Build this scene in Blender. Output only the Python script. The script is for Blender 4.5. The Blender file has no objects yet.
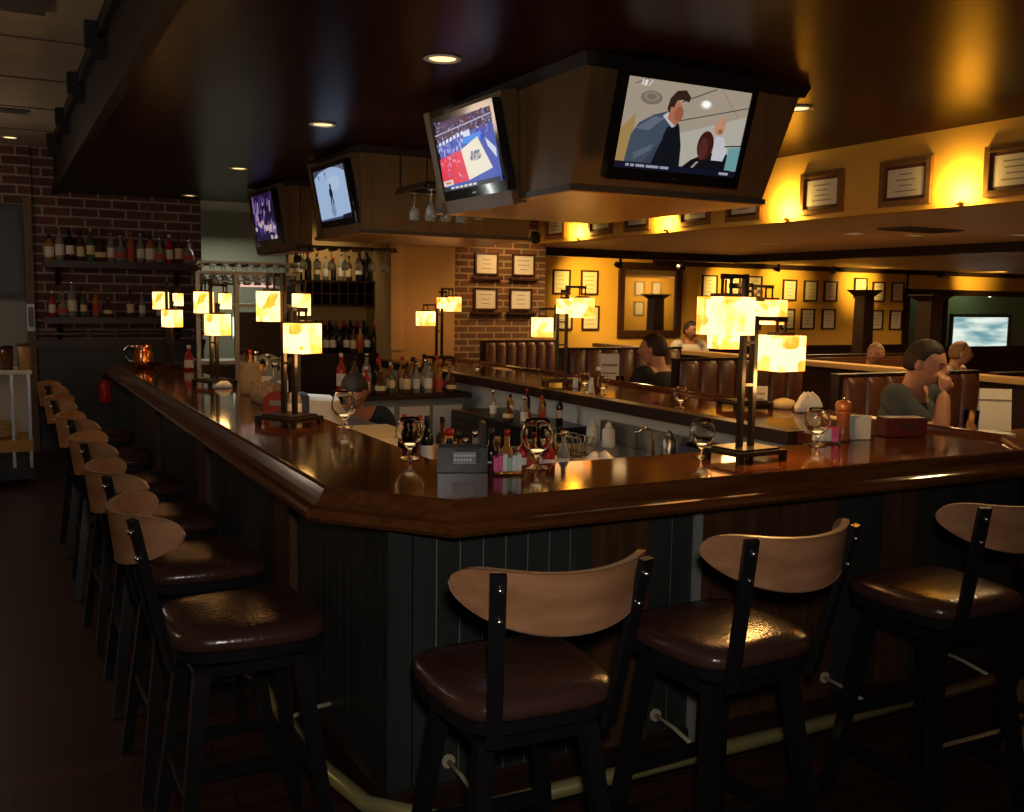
import bpy, bmesh, math, random
from mathutils import Vector, Matrix
from math import sin, cos, pi, radians as R
random.seed(7)
S = bpy.context.scene
COL = S.collection

# ------------------------------------------------------------------ camera, world, light, exposure
cam_d = bpy.data.cameras.new('camera'); cam = bpy.data.objects.new('camera', cam_d); COL.objects.link(cam)
cam_d.sensor_fit = 'HORIZONTAL'; cam_d.sensor_width = 36.0; cam_d.lens = 982.7/1024*36.0
cam_d.clip_start = 0.05
_y, _p, _r = R(-27.783), R(6.132), R(.868)
_f = Vector((-sin(_y)*cos(_p), cos(_y)*cos(_p), -sin(_p)))
_rt = Vector((cos(_y), sin(_y), 0)); _u = _rt.cross(_f)
_r2 = _rt*cos(_r)+_u*sin(_r); _u2 = -_rt*sin(_r)+_u*cos(_r)
M4 = Matrix.Identity(4)
for i in range(3):
    M4[i][0] = _r2[i]; M4[i][1] = _u2[i]; M4[i][2] = -_f[i]
M4[0][3], M4[1][3], M4[2][3] = 0, 0, 1.65
cam.matrix_world = M4
S.camera = cam
w = bpy.data.worlds.new('world'); S.world = w; w.use_nodes = True
w.node_tree.nodes['Background'].inputs[0].default_value = (.34, .19, .15, 1)
w.node_tree.nodes['Background'].inputs[1].default_value = 0.115
S.view_settings.view_transform = 'Standard'; S.view_settings.look = 'None'
S.view_settings.exposure = 0.0; S.view_settings.gamma = 1; S.view_settings.use_curve_mapping = False

def lamp(kind, name, loc, energy, color, size=.05, rot=None, target=None, spot=60, blend=.6, sizey=None):
    d = bpy.data.lights.new(name, kind); o = bpy.data.objects.new(name, d); COL.objects.link(o)
    o.location = loc; d.energy = energy; d.color = color
    if kind == 'AREA':
        d.size = size
        if sizey: d.shape = 'RECTANGLE'; d.size_y = sizey
    else: d.shadow_soft_size = size
    if kind == 'SPOT': d.spot_size = R(spot); d.spot_blend = blend
    if target is not None:
        o.rotation_euler = (Vector(target)-Vector(loc)).to_track_quat('-Z', 'Y').to_euler()
    return o
# the photographer's flash (a small source just above the lens)
lamp('SPOT', 'flash', (0.03, -.02, 1.76), 94, (1, .90, .82), .04, target=(2.3, 4.4, 1.35), spot=96, blend=.9)
# warm light over the seating area, some spots added away from any can, and cool kitchen light behind the pass
for _x, _y_, _e in ((6.79, 5.76, 45), (6.26, 5.91, 35), (6.68, 7.37, 45), (9.26, 7.19, 50), (9.29, 9.24, 55), (4.75, 3.25, 16), (5.6, 4.6, 22), (5.7, 8.4, 35), (7.3, 9.9, 50), (12.6, 6.2, 60), (12.6, 9.3, 60)):
    lamp('SPOT', 'seating_light', (_x, _y_, 2.21), _e*1.7, (1, .62, .25), .07, target=(_x, _y_, 0), spot=165, blend=.7)
lamp('POINT', 'far_room_fill', (16.6, 12.3, 2.0), 9, (.8, 1, .6), .15)  # added to lift the green room; no fixture there
lamp('AREA', 'well_fill', (1.48, 5.6, .90), 7, (.95, 1, .95), .05, target=(3.4, 5.6, .8), sizey=3.0)  # added without a fixture to brighten the grey panel under the right arm
lamp('POINT', 'aisle_fill', (-1.5, 5.0, 2.1), 20, (1, .74, .5), .3)  # added over the left aisle for tiles, floor and brick; no fixture
lamp('POINT', 'aisle_fill', (-.9, 9.3, 2.3), 13, (1, .74, .55), .2)  # second added aisle fill, toward the back wall
lamp('AREA', 'kitchen_light', (2.5, 11.9, 2.4), 14, (1, .95, .75), 1.0, target=(2.5, 11.9, 0))

# ------------------------------------------------------------------ materials
def nt(name):
    m = bpy.data.materials.new(name); m.use_nodes = True
    return m, m.node_tree.nodes, m.node_tree.links, m.node_tree.nodes['Principled BSDF']
def mat(name, c, rough=.5, metal=0, c2=None, scale=8, stretch=(1, 1, 1), bump=0, spec=None, trans=0, ior=1.45, coat=0, alpha=1, bscale=None, contrast=(.35, .65)):
    m, n, l, b = nt(name)
    b.inputs['Base Color'].default_value = (*c, 1); b.inputs['Roughness'].default_value = rough
    b.inputs['Metallic'].default_value = metal; b.inputs['IOR'].default_value = ior
    if spec is not None: b.inputs['Specular IOR Level'].default_value = spec
    if trans: b.inputs['Transmission Weight'].default_value = trans
    if coat: b.inputs['Coat Weight'].default_value = coat; b.inputs['Coat Roughness'].default_value = .06
    if alpha < 1: b.inputs['Alpha'].default_value = alpha
    if c2 is not None or bump:
        tc = n.new('ShaderNodeTexCoord'); mp = n.new('ShaderNodeMapping'); mp.inputs['Scale'].default_value = stretch
        l.new(tc.outputs['Object'], mp.inputs['Vector'])
        ns = n.new('ShaderNodeTexNoise'); ns.inputs['Scale'].default_value = scale; ns.inputs['Detail'].default_value = 5
        l.new(mp.outputs['Vector'], ns.inputs['Vector'])
        if c2 is not None:
            cr = n.new('ShaderNodeValToRGB'); cr.color_ramp.elements[0].color = (*c, 1); cr.color_ramp.elements[1].color = (*c2, 1)
            cr.color_ramp.elements[0].position, cr.color_ramp.elements[1].position = contrast
            l.new(ns.outputs['Fac'], cr.inputs['Fac']); l.new(cr.outputs['Color'], b.inputs['Base Color'])
        if bump:
            ns2 = n.new('ShaderNodeTexNoise'); ns2.inputs['Scale'].default_value = bscale or scale*3
            l.new(mp.outputs['Vector'], ns2.inputs['Vector'])
            bp = n.new('ShaderNodeBump'); bp.inputs['Strength'].default_value = bump; bp.inputs['Distance'].default_value = .01
            l.new(ns2.outputs['Fac'], bp.inputs['Height']); l.new(bp.outputs['Normal'], b.inputs['Normal'])
    return m
def emis(name, c, s):
    m, n, l, b = nt(name)
    b.inputs['Base Color'].default_value = (0, 0, 0, 1); b.inputs['Roughness'].default_value = .3
    b.inputs['Emission Color'].default_value = (*c, 1); b.inputs['Emission Strength'].default_value = s
    return m
def wood(name, c, c2, rough, axis='x', scale=3, coat=0, bump=.05):
    st = {'x': (1, 14, 14), 'y': (14, 1, 14), 'z': (14, 14, 1)}[axis]
    return mat(name, c, rough, 0, c2, scale, st, bump=bump, coat=coat)
def brickmat(name, c1, c2, mortar, bw, rh, rough=.85, ms=.012):
    m, n, l, b = nt(name)
    tc = n.new('ShaderNodeTexCoord'); sp = n.new('ShaderNodeSeparateXYZ'); cb = n.new('ShaderNodeCombineXYZ'); ad = n.new('ShaderNodeMath')
    l.new(tc.outputs['Object'], sp.inputs[0]); l.new(sp.outputs[0], ad.inputs[0]); l.new(sp.outputs[1], ad.inputs[1])
    l.new(ad.outputs[0], cb.inputs[0]); l.new(sp.outputs[2], cb.inputs[1])
    br = n.new('ShaderNodeTexBrick'); l.new(cb.outputs[0], br.inputs['Vector'])
    br.inputs['Color1'].default_value = (*c1, 1); br.inputs['Color2'].default_value = (*c2, 1); br.inputs['Mortar'].default_value = (*mortar, 1)
    br.inputs['Scale'].default_value = 1; br.inputs['Brick Width'].default_value = bw; br.inputs['Row Height'].default_value = rh
    br.inputs['Mortar Size'].default_value = ms; br.inputs['Mortar Smooth'].default_value = .3; br.inputs['Bias'].default_value = 0
    ns = n.new('ShaderNodeTexNoise'); ns.inputs['Scale'].default_value = 9; l.new(tc.outputs['Object'], ns.inputs['Vector'])
    mx = n.new('ShaderNodeMix'); mx.data_type = 'RGBA'; mx.blend_type = 'MULTIPLY'; mx.inputs[0].default_value = .6
    l.new(br.outputs['Color'], mx.inputs[6]); l.new(ns.outputs['Color'], mx.inputs[7]); l.new(mx.outputs[2], b.inputs['Base Color'])
    bp = n.new('ShaderNodeBump'); bp.inputs['Strength'].default_value = .6; bp.inputs['Distance'].default_value = .01; bp.invert = True
    l.new(br.outputs['Fac'], bp.inputs['Height']); l.new(bp.outputs['Normal'], b.inputs['Normal'])
    b.inputs['Roughness'].default_value = rough
    return m
def plankmat(name, c1, c2, gap, rough):
    m, n, l, b = nt(name)
    tc = n.new('ShaderNodeTexCoord')
    br = n.new('ShaderNodeTexBrick'); l.new(tc.outputs['Object'], br.inputs['Vector'])
    br.inputs['Color1'].default_value = (*c1, 1); br.inputs['Color2'].default_value = (*c2, 1); br.inputs['Mortar'].default_value = (*gap, 1)
    br.inputs['Scale'].default_value = 1; br.inputs['Brick Width'].default_value = 1.3; br.inputs['Row Height'].default_value = .11; br.inputs['Mortar Size'].default_value = .003
    mp = n.new('ShaderNodeMapping'); mp.inputs['Scale'].default_value = (1.5, 18, 1); l.new(tc.outputs['Object'], mp.inputs[0])
    ns = n.new('ShaderNodeTexNoise'); ns.inputs['Scale'].default_value = 3; ns.inputs['Detail'].default_value = 6; l.new(mp.outputs[0], ns.inputs['Vector'])
    mx = n.new('ShaderNodeMix'); mx.data_type = 'RGBA'; mx.blend_type = 'MULTIPLY'; mx.inputs[0].default_value = .8
    l.new(br.outputs['Color'], mx.inputs[6]); l.new(ns.outputs['Color'], mx.inputs[7]); l.new(mx.outputs[2], b.inputs['Base Color'])
    b.inputs['Roughness'].default_value = rough
    return m
def shademat(name, s):
    # mica lantern panes, lit from inside: amber and cream patches
    m, n, l, b = nt(name)
    tc = n.new('ShaderNodeTexCoord'); vo = n.new('ShaderNodeTexVoronoi'); vo.inputs['Scale'].default_value = 16; vo.distance = 'CHEBYCHEV'
    l.new(tc.outputs['Object'], vo.inputs['Vector'])
    sp = n.new('ShaderNodeSeparateColor'); l.new(vo.outputs['Color'], sp.inputs[0])
    ns = n.new('ShaderNodeTexNoise'); ns.inputs['Scale'].default_value = 22; l.new(tc.outputs['Object'], ns.inputs['Vector'])
    ad = n.new('ShaderNodeMath'); ad.operation = 'MULTIPLY_ADD'; ad.inputs[1].default_value = .6; ad.inputs[2].default_value = .0
    l.new(sp.outputs[0], ad.inputs[0])
    a2 = n.new('ShaderNodeMath'); a2.operation = 'MULTIPLY_ADD'; a2.inputs[1].default_value = .55; l.new(ns.outputs['Fac'], a2.inputs[0]); l.new(ad.outputs[0], a2.inputs[2])
    cr = n.new('ShaderNodeValToRGB'); e = cr.color_ramp.elements
    e[0].position = .25; e[0].color = (1.0, .17, .008, 1); e[1].position = .68; e[1].color = (1, .60, .22, 1)
    k = e.new(.45); k.color = (1, .34, .055, 1)
    l.new(a2.outputs[0], cr.inputs['Fac']); l.new(cr.outputs['Color'], b.inputs['Emission Color'])
    b.inputs['Emission Strength'].default_value = s; b.inputs['Base Color'].default_value = (.6, .45, .2, 1); b.inputs['Roughness'].default_value = .35
    return m

M = {}
M['bar'] = wood('bar_wood', (.060, .017, .005), (.115, .034, .009), .085, 'x', 2.2, bump=.008); M['bar'].node_tree.nodes['Principled BSDF'].inputs['Specular IOR Level'].default_value = .24
M['rail'] = wood('rail_wood', (.075, .023, .006), (.125, .042, .012), .13, 'x', 2.5, coat=.15, bump=.01)
M['bead'] = mat('grey_beadboard', (.020, .024, .023), .42, 0, (.030, .034, .032), 6, (1, 1, .3), bump=.08)
M['groove'] = mat('groove_edge', (.22, .23, .21), .5)  # pale tone paints the highlight along bead edges; the upright strip shares it
M['post'] = wood('brown_post', (.050, .022, .010), (.085, .040, .018), .4, 'z', 3)
M['dark'] = wood('dark_wood', (.014, .006, .004), (.028, .012, .008), .35, 'x', 3)
M['ceil'] = wood('canopy_wood', (.020, .0045, .0025), (.032, .008, .004), .30, 'y', 1.2, bump=.01); M['ceil'].node_tree.nodes['Principled BSDF'].inputs['Specular IOR Level'].default_value = .04
M['face'] = wood('soffit_dark', (.006, .003, .003), (.010, .005, .004), .6, 'y', 3)
M['floor'] = plankmat('floor_wood', (.085, .034, .017), (.050, .021, .012), (.004, .002, .001), .42)
M['tile'] = mat('ceiling_tile', (.42, .35, .26), .9, 0, (.50, .42, .31), 4, bump=.2, bscale=60)
M['tbar'] = mat('tile_grid', (.10, .09, .08), .6)
M['brick'] = brickmat('dark_brick', (.17, .072, .055), (.10, .045, .038), (.42, .34, .30), .27, .098)
M['brick2'] = brickmat('warm_brick', (.26, .115, .05), (.16, .07, .032), (.50, .34, .18), .20, .066, ms=.010)
M['yellow'] = mat('yellow_wall', (.76, .44, .075), .7, 0, (.82, .49, .09), 1.5, bump=.05, bscale=40)
M['tan'] = mat('tan_wall', (.42, .27, .10), .7, 0, (.46, .30, .12), 2, bump=.05, bscale=40)
M['seatceil'] = mat('seating_ceiling', (.72, .52, .33), .5, 0, (.76, .56, .36), 3)
M['walnut'] = wood('housing_wood', (.115, .064, .026), (.155, .088, .038), .38, 'z', 1.2)
M['under'] = wood('housing_underside', (.48, .21, .04), (.56, .26, .055), .30, 'x', 2.2)  # orange raised above the box wood to carry warm bounced light
M['edge'] = mat('housing_edge', (.05, .045, .04), .4)
M['black'] = mat('black_satin', (.008, .008, .009), .28)
M['tvblack'] = mat('tv_bezel', (.006, .006, .007), .12, coat=.5)
M['leather'] = mat('brown_leather', (.040, .017, .013), .23, 0, (.058, .027, .020), 5, bump=.12, bscale=60)
M['back'] = wood('tan_backrest', (.25, .115, .052), (.34, .17, .083), .33, 'x', 1.5)
M['backrim'] = mat('backrest_rim', (.42, .26, .15), .4)
M['chrome'] = mat('bolt_metal', (.7, .7, .7), .2, 1)
M['steel'] = mat('stainless', (.36, .37, .36), .33, 1, (.42, .43, .42), 5, (1, 1, 8))
M['greypan'] = mat('pale_grey_panel', (.60, .62, .57), .45)
M['greycab'] = mat('grey_cabinet', (.17, .19, .18), .4, 0, (.21, .23, .22), 5)
M['brass'] = mat('foot_rail_brass', (.42, .38, .16), .36, .55)
M['hook'] = mat('pale_bracket', (.40, .37, .24), .4)
M['booth'] = mat('booth_leather', (.085, .028, .015), .36, 0, (.12, .042, .022), 4, bump=.06, bscale=50)
M['gold'] = mat('gilt_frame', (.33, .17, .055), .35, .45, (.42, .23, .08), 20)
M['frame'] = mat('dark_frame', (.05, .018, .008), .35)
M['matb'] = mat('dark_mount', (.10, .035, .02), .6)
M['paper'] = mat('certificate_paper', (.80, .76, .66), .6)
M['ink'] = mat('certificate_ink', (.30, .26, .2), .7)
M['mirror'] = mat('mirror_glass', (.75, .75, .72), .03, 1)
M['bronze'] = mat('lamp_bronze', (.030, .022, .016), .34, .4)
M['shade'] = shademat('lamp_shade_mica', 3.0)
M['white'] = mat('white_cloth', (.78, .78, .74), .8, bump=.2, scale=12)
M['whitep'] = mat('white_plastic', (.75, .75, .72), .4)
M['pink'] = mat('pink_packets', (.80, .12, .33), .6)
M['green'] = mat('green_packets', (.35, .6, .35), .6)
M['copper'] = mat('copper', (.75, .30, .14), .18, 1)
M['millwood'] = wood('mill_wood', (.30, .09, .03), (.42, .14, .05), .25, 'z', 3, coat=.4)
M['glass'] = mat('clear_glass', (1, 1, 1), .02, trans=1, ior=1.25)
M['amber'] = mat('amber_drink', (.80, .36, .07), .15, trans=.15)
M['red'] = mat('red_plastic', (.45, .02, .015), .35)
M['redliq'] = mat('red_liquor', (.40, .02, .02), .12)
M['clearb'] = mat('clear_bottle', (.34, .33, .28), .08, trans=.35)
M['brownb'] = mat('brown_bottle', (.09, .035, .012), .1)
M['greenb'] = mat('green_bottle', (.06, .10, .03), .1)
M['darkb'] = mat('dark_wine_bottle', (.012, .009, .008), .1)
M['goldb'] = mat('amber_bottle', (.42, .20, .04), .1, trans=.2)
M['lab_w'] = mat('white_label', (.75, .70, .60), .6)
M['lab_y'] = mat('cream_label', (.72, .58, .30), .6)
M['lab_r'] = mat('red_label', (.50, .05, .03), .6)
M['skin'] = mat('skin', (.52, .25, .15), .5, 0, (.58, .30, .19), 14)
M['skin_dk'] = mat('ruddy_skin', (.38, .17, .10), .5)
M['hair'] = mat('dark_hair', (.020, .012, .009), .6, 0, (.035, .02, .014), 60, bump=.4)
M['hair_l'] = mat('sandy_hair', (.28, .15, .07), .6, 0, (.34, .19, .10), 60, bump=.4)
M['shirt_g'] = mat('charcoal_tshirt', (.055, .068, .072), .85, 0, (.07, .085, .09), 8, bump=.15)
M['shirt_k'] = mat('black_shirt', (.012, .012, .016), .8, bump=.1, scale=10)
M['shirt_w'] = mat('white_shirt', (.62, .58, .50), .8, bump=.1, scale=10)
M['denim'] = mat('dark_trousers', (.02, .022, .03), .85)
M['lightdisc'] = emis('recessed_lamp_glow', (1, .60, .22), 2.6)
M['cove'] = emis('uplight_bulb', (1, .75, .3), 12)
M['tvw'] = emis('tv_white', (.85, .88, .95), .95)

# ------------------------------------------------------------------ builders
class MB:
    def __init__(s): s.bm = bmesh.new(); s.mats = []
    def mi(s, m):
        if m is None: return 0
        if m not in s.mats: s.mats.append(m)
        return s.mats.index(m)
    def _new(s, vs, fs, m, smooth=False):
        k = s.mi(m); vv = [s.bm.verts.new(v) for v in vs]
        for f in fs:
            try:
                q = s.bm.faces.new([vv[i] for i in f]); q.material_index = k; q.smooth = smooth
            except ValueError: pass
        return vv
    def box(s, a, b, m=None, mx=None, bev=0):
        (x0, y0, z0), (x1, y1, z1) = a, b
        vs = [(x0, y0, z0), (x1, y0, z0), (x1, y1, z0), (x0, y1, z0), (x0, y0, z1), (x1, y0, z1), (x1, y1, z1), (x0, y1, z1)]
        if mx is not None: vs = [mx @ Vector(v) for v in vs]
        vv = s._new(vs, [(0, 3, 2, 1), (4, 5, 6, 7), (0, 1, 5, 4), (1, 2, 6, 5), (2, 3, 7, 6), (3, 0, 4, 7)], m)
        if bev:
            ed = {e for v in vv for e in v.link_edges}
            bmesh.ops.bevel(s.bm, geom=list(ed), offset=bev, segments=2, affect='EDGES', material=-1)
        return s
    def hexa(s, bot, top, m=None):     # 4 bottom pts, 4 top pts
        s._new(list(bot)+list(top), [(0, 3, 2, 1), (4, 5, 6, 7), (0, 1, 5, 4), (1, 2, 6, 5), (2, 3, 7, 6), (3, 0, 4, 7)], m); return s
    def poly(s, pts, m=None): s._new(pts, [tuple(range(len(pts)))], m); return s
    def prism(s, pts, z0, z1, m=None):
        n = len(pts)
        s._new([(x, y, z0) for x, y in pts]+[(x, y, z1) for x, y in pts],
               [tuple(range(n-1, -1, -1)), tuple(range(n, 2*n))]+[(i, (i+1) % n, n+(i+1) % n, n+i) for i in range(n)], m); return s
    def lathe(s, prof, m=None, c=(0, 0, 0), n=16, mx=None, caps=True):
        vs = []; N = len(prof)
        for r, z in prof:
            for i in range(n):
                a = 2*pi*i/n; v = Vector((c[0]+r*cos(a), c[1]+r*sin(a), c[2]+z)); vs.append(mx @ v if mx is not None else v)
        fs = [(j*n+i, j*n+(i+1) % n, (j+1)*n+(i+1) % n, (j+1)*n+i) for j in range(N-1) for i in range(n)]
        vv = s._new(vs, fs, m, True); k = s.mi(m)
        if caps:
            for j, rev in ((0, True), (N-1, False)):
                if prof[j][0] > 1e-5:
                    loop = vv[j*n:(j+1)*n]
                    try:
                        q = s.bm.faces.new(loop[::-1] if rev else loop); q.material_index = k
                    except ValueError: pass
        return s
    def tube(s, pts, r, m=None, n=8, r2=None):
        pts = [Vector(p) for p in pts]; L = len(pts); vs = []
        for i, p in enumerate(pts):
            d = (pts[min(i+1, L-1)]-pts[max(i-1, 0)]).normalized()
            a = d.cross(Vector((0, 0, 1)));
            if a.length < 1e-3: a = Vector((1, 0, 0))
            a.normalize(); b = d.cross(a); rr = r+(((r2 if r2 else r)-r)*i/(L-1))
            for k in range(n):
                t = 2*pi*k/n; vs.append(p+a*rr*cos(t)+b*rr*sin(t))
        fs = [(i*n+k, i*n+(k+1) % n, (i+1)*n+(k+1) % n, (i+1)*n+k) for i in range(L-1) for k in range(n)]
        fs += [tuple(range(n-1, -1, -1)), tuple((L-1)*n+k for k in range(n))]
        s._new(vs, fs, m, True); return s
    def bar(s, p, q, w, d, m=None, w2=None, up=(0, 0, 1), bev=0):   # square bar between two points
        p, q = Vector(p), Vector(q); z = (q-p).normalized(); x = Vector(up).cross(z)
        if x.length < 1e-2: x = Vector((1, 0, 0))
        x.normalize(); y = z.cross(x); k = (w2 or w)/w
        bt = [p-x*w/2-y*d/2, p+x*w/2-y*d/2, p+x*w/2+y*d/2, p-x*w/2+y*d/2]
        tp = [q-x*w*k/2-y*d*k/2, q+x*w*k/2-y*d*k/2, q+x*w*k/2+y*d*k/2, q-x*w*k/2+y*d*k/2]
        return s.hexa(bt, tp, m)
    def sphere(s, c, r, m=None, n=12, sc=(1, 1, 1)):
        prof = [(max(1e-6, sin(pi*j/n)), -cos(pi*j/n)) for j in range(n+1)]
        mx = Matrix.Translation(c) @ Matrix.Diagonal((r*sc[0], r*sc[1], r*sc[2], 1))
        return s.lathe(prof, m, n=n+4, mx=mx, caps=False)
    def build(s, name, m=None, parent=None, loc=(0, 0, 0)):
        bmesh.ops.remove_doubles(s.bm, verts=s.bm.verts, dist=1e-6)
        bmesh.ops.recalc_face_normals(s.bm, faces=s.bm.faces)
        me = bpy.data.meshes.new(name); s.bm.to_mesh(me); s.bm.free()
        if s.mats:
            for q in s.mats: me.materials.append(M[q] if isinstance(q, str) else q)
        elif m: me.materials.append(M[m] if isinstance(m, str) else m)
        o = bpy.data.objects.new(name, me); COL.objects.link(o); o.location = loc
        if parent: o.parent = parent
        return o
def empty(name, loc=(0, 0, 0), rz=0):
    o = bpy.data.objects.new(name, None); COL.objects.link(o); o.location = loc; o.rotation_euler = (0, 0, rz); o.empty_display_size = .1
    return o
def tag(o, label, cat, group=None, kind=None):
    o['label'] = label; o['category'] = cat
    if group: o['group'] = group
    if kind: o['kind'] = kind
    return o
def struct(o, label=None, cat=None):
    o['kind'] = 'structure'
    if label: o['label'] = label
    if cat: o['category'] = cat
    return o
def copy_tree(o, parent=None):
    c = o.copy(); COL.objects.link(c)
    if parent: c.parent = parent
    for ch in list(o.children): copy_tree(ch, c)
    return c
def place(proto, used, loc, rz=0, label=None, group=None):
    o = proto if not used else copy_tree(proto)
    o.location = loc; o.rotation_euler = (0, 0, rz)
    if label: o['label'] = label
    if group: o['group'] = group
    return o
ORD = ['first', 'second', 'third', 'fourth', 'fifth', 'sixth', 'seventh', 'eighth', 'ninth', 'tenth', 'eleventh', 'twelfth', 'thirteenth', 'fourteenth', 'fifteenth', 'sixteenth', 'seventeenth', 'eighteenth', 'nineteenth', 'twentieth', 'twenty-first', 'twenty-second', 'twenty-third', 'twenty-fourth', 'twenty-fifth']

# ------------------------------------------------------------------ the setting
ZC = 2.70      # dark canopy over the bar
ZS = 2.24      # low ceiling of the seating area
ZT = 3.15      # tiled ceiling at the left
XS = 5.05      # yellow bulkhead
YW = 11.4      # back wall
b = MB().box((-3.0, -2.5, -.1), (20, 16, 0)); struct(b.build('floor', 'floor'), 'dark reddish brown plank floor', 'floor')
b = MB().box((4.3, 2.9, 0), (19, YW-.01, .16)); struct(b.build('trim_1', 'floor'), 'low raised floor of the seating area', 'platform')
b = MB()
b.box((.64, -2.5, ZC), (XS, 9.05, ZC+.12)); b.box((.64, 9.05, ZC), (4.2, YW, ZC+.12)); b.box((XS, -2.5, ZC), (12, -.5, ZC+.12))
struct(b.build('ceiling', 'ceil'), 'glossy dark red-brown canopy ceiling over the bar', 'ceiling')
b = MB().box((.60, -2.5, ZC-.02), (.64, YW, ZT)).box((.56, -2.5, ZT-.09), (.60, YW, ZT)).box((.575, -2.5, ZC-.03), (.60, YW, ZC+.04))
for i in range(9):
    y = -1.2+i*1.45; b.box((.50, y, ZT-.13), (.60, y+.10, ZT)); b.box((.53, y+.01, ZT-.19), (.60, y+.09, ZT-.13))
struct(b.build('trim_2', 'face'), 'dark wooden canopy fascia with small brackets', 'trim')
b = MB().box((-3.0, -2.5, ZT), (.64, YW, ZT+.1)); struct(b.build('ceiling', 'tile'), 'pale tiled ceiling left of the bar canopy', 'ceiling')
b = MB()
for i in range(12): b.box((-3.0, -1.9+i*1.22, ZT-.006), (.60, -1.875+i*1.22, ZT))
for x in (-2.42, -1.81, -1.2, -.59, .02): b.box((x, -2.5, ZT-.007), (x+.025, YW, ZT))
b.box((-.25, 5.7, ZT-.03), (.3, 5.98, ZT-.001)); b.box((-.3, 9.2, ZT-.02), (.3, 9.35, ZT-.001))
struct(b.build('trim_3', 'tbar'), 'metal grid of the tiled ceiling', 'trim')
# back wall, left part: brick with dado
b = MB().box((.38, YW, 0), (2.07, YW+.2, ZT)); struct(b.build('wall_back', 'brick'), 'dark brick back wall behind the bottle shelves', 'wall')
b = MB()
b.box((.40, YW-.05, 0), (2.07, YW-.001, 1.12))
for i in range(4):
    x = .46+i*.4; b.box((x, YW-.065, .16), (x+.31, YW-.05, 1.0))
struct(b.build('trim_4', 'bead'), 'dark grey panelled dado under the bottle shelves', 'trim')
b = MB().box((.36, YW-.16, 1.12), (2.07, YW-.001, 1.17)).box((.38, YW-.11, 1.07), (2.07, YW-.001, 1.12)).box((.38, YW-.09, 1.22), (2.07, YW-.001, 1.245))
struct(b.build('trim_5', 'dark'), 'dark moulded ledge above the dado', 'trim')
b = MB().box((.30, YW-.06, 0), (.38, YW+.2, 2.62)); struct(b.build('trim_6', wood('alcove_trim', (.10, .06, .03), (.14, .09, .05), .5, 'z')), 'upright wood trim at the left edge of the brick', 'trim')
# pale wall left of the brick, dark panelled door
b = MB().box((-3.0, YW+.05, 0), (.30, YW+.2, ZT)); struct(b.build('wall_far_left', mat('pale_blue_wall', (.30, .33, .33), .6)), 'pale grey wall at the far left', 'wall')
b = MB().box((-1.2, YW-.05, 1.60), (.29, YW+.05, 2.55)); d = b.build('door_1', mat('slate_panel', (.02, .035, .04), .4)); struct(d, 'dark panelled cupboard door on the far left wall', 'door')
b = MB()
for x0, x1 in ((-.42, -.02), (.04, .26)):
    b.box((x0, YW-.062, 1.66), (x1, YW-.05, 2.49)); b.box((x0+.03, YW-.075, 1.70), (x1-.03, YW-.062, 2.44))
b.build('door_panel', mat('slate_panel_raised', (.03, .05, .055), .35), d)
b = MB().box((-3.0, YW-.04, 2.55), (.38, YW+.2, ZT)); struct(b.build('wall_back_upper', 'brick'), 'dark brick above the far left door', 'wall')
# kitchen behind the pass
b = MB().box((2.07, 12.9, 0), (4.3, 13.0, ZT)); struct(b.build('wall_kitchen', mat('kitchen_wall', (.34, .36, .28), .6)), 'lit greenish kitchen wall seen through the pass', 'wall')
b = MB().box((2.0, YW, ZC), (4.3, 13.0, ZC+.1)); struct(b.build('ceiling_kitchen', 'greypan'), 'kitchen ceiling', 'ceiling')
b = MB().box((4.2, 9.3, 0), (4.3, 12.95, ZC)); struct(b.build('wall_kitchen_side', 'tan'), 'side wall between kitchen and seating area', 'wall')
# back-bar wall: recess with wine, pilaster, tan wall
b = MB().box((2.62, 9.80, 0), (4.2, 9.9, ZC)); struct(b.build('wall_back_bar', 'tan'), 'tan wall behind the wine rack', 'wall')
b = MB().box((3.43, 9.05, 0), (4.10, 9.8, ZC)); struct(b.build('wall_bar_end', 'tan'), 'tan wall end beside the wine rack', 'wall')
b = MB().box((3.415, 9.03, 1.15), (3.55, 9.05, ZC)); struct(b.build('trim_7', mat('pilaster', (.50, .33, .13), .6)), 'lighter corner board on the tan wall', 'trim')
# brick pillar
b = MB().box((4.10, 9.05, 0), (5.14, 9.9, ZC)); struct(b.build('wall_brick_pillar', 'brick2'), 'warm brick pillar carrying four framed certificates', 'wall')
# bulkhead and seating ceiling
b = MB().box((XS, -.5, ZS), (XS+.12, 9.05, ZC+.1)); struct(b.build('wall_bulkhead', 'yellow'), 'yellow bulkhead above the seating area', 'wall')
b = MB().box((XS+.12, -.5, ZS), (19, YW+.1, ZS+.1)); struct(b.build('ceiling_seating', 'seatceil'), 'low tan ceiling over the booths', 'ceiling')
# far wall of seating with opening to the lit room
b = MB().box((4.3, YW, .0), (13.35, YW+.12, ZS)).box((13.35, YW, 0), (19, YW+.12, .92)).box((13.3, YW, 1.90), (19, YW+.12, ZS)).box((18.2, YW, .92), (19, YW+.12, 1.90))
struct(b.build('wall_far', 'yellow'), 'yellow far wall hung with certificates', 'wall')
b = MB().box((5.2, YW-.06, .16), (18.9, YW-.001, .98)); struct(b.build('trim_8', 'dark'), 'dark dado of the far wall', 'trim')
b = MB().box((5.2, YW-.1, .98), (13.2, YW-.001, 1.03)); struct(b.build('trim_9', 'dark'), 'dado rail of the far wall', 'trim')
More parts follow.
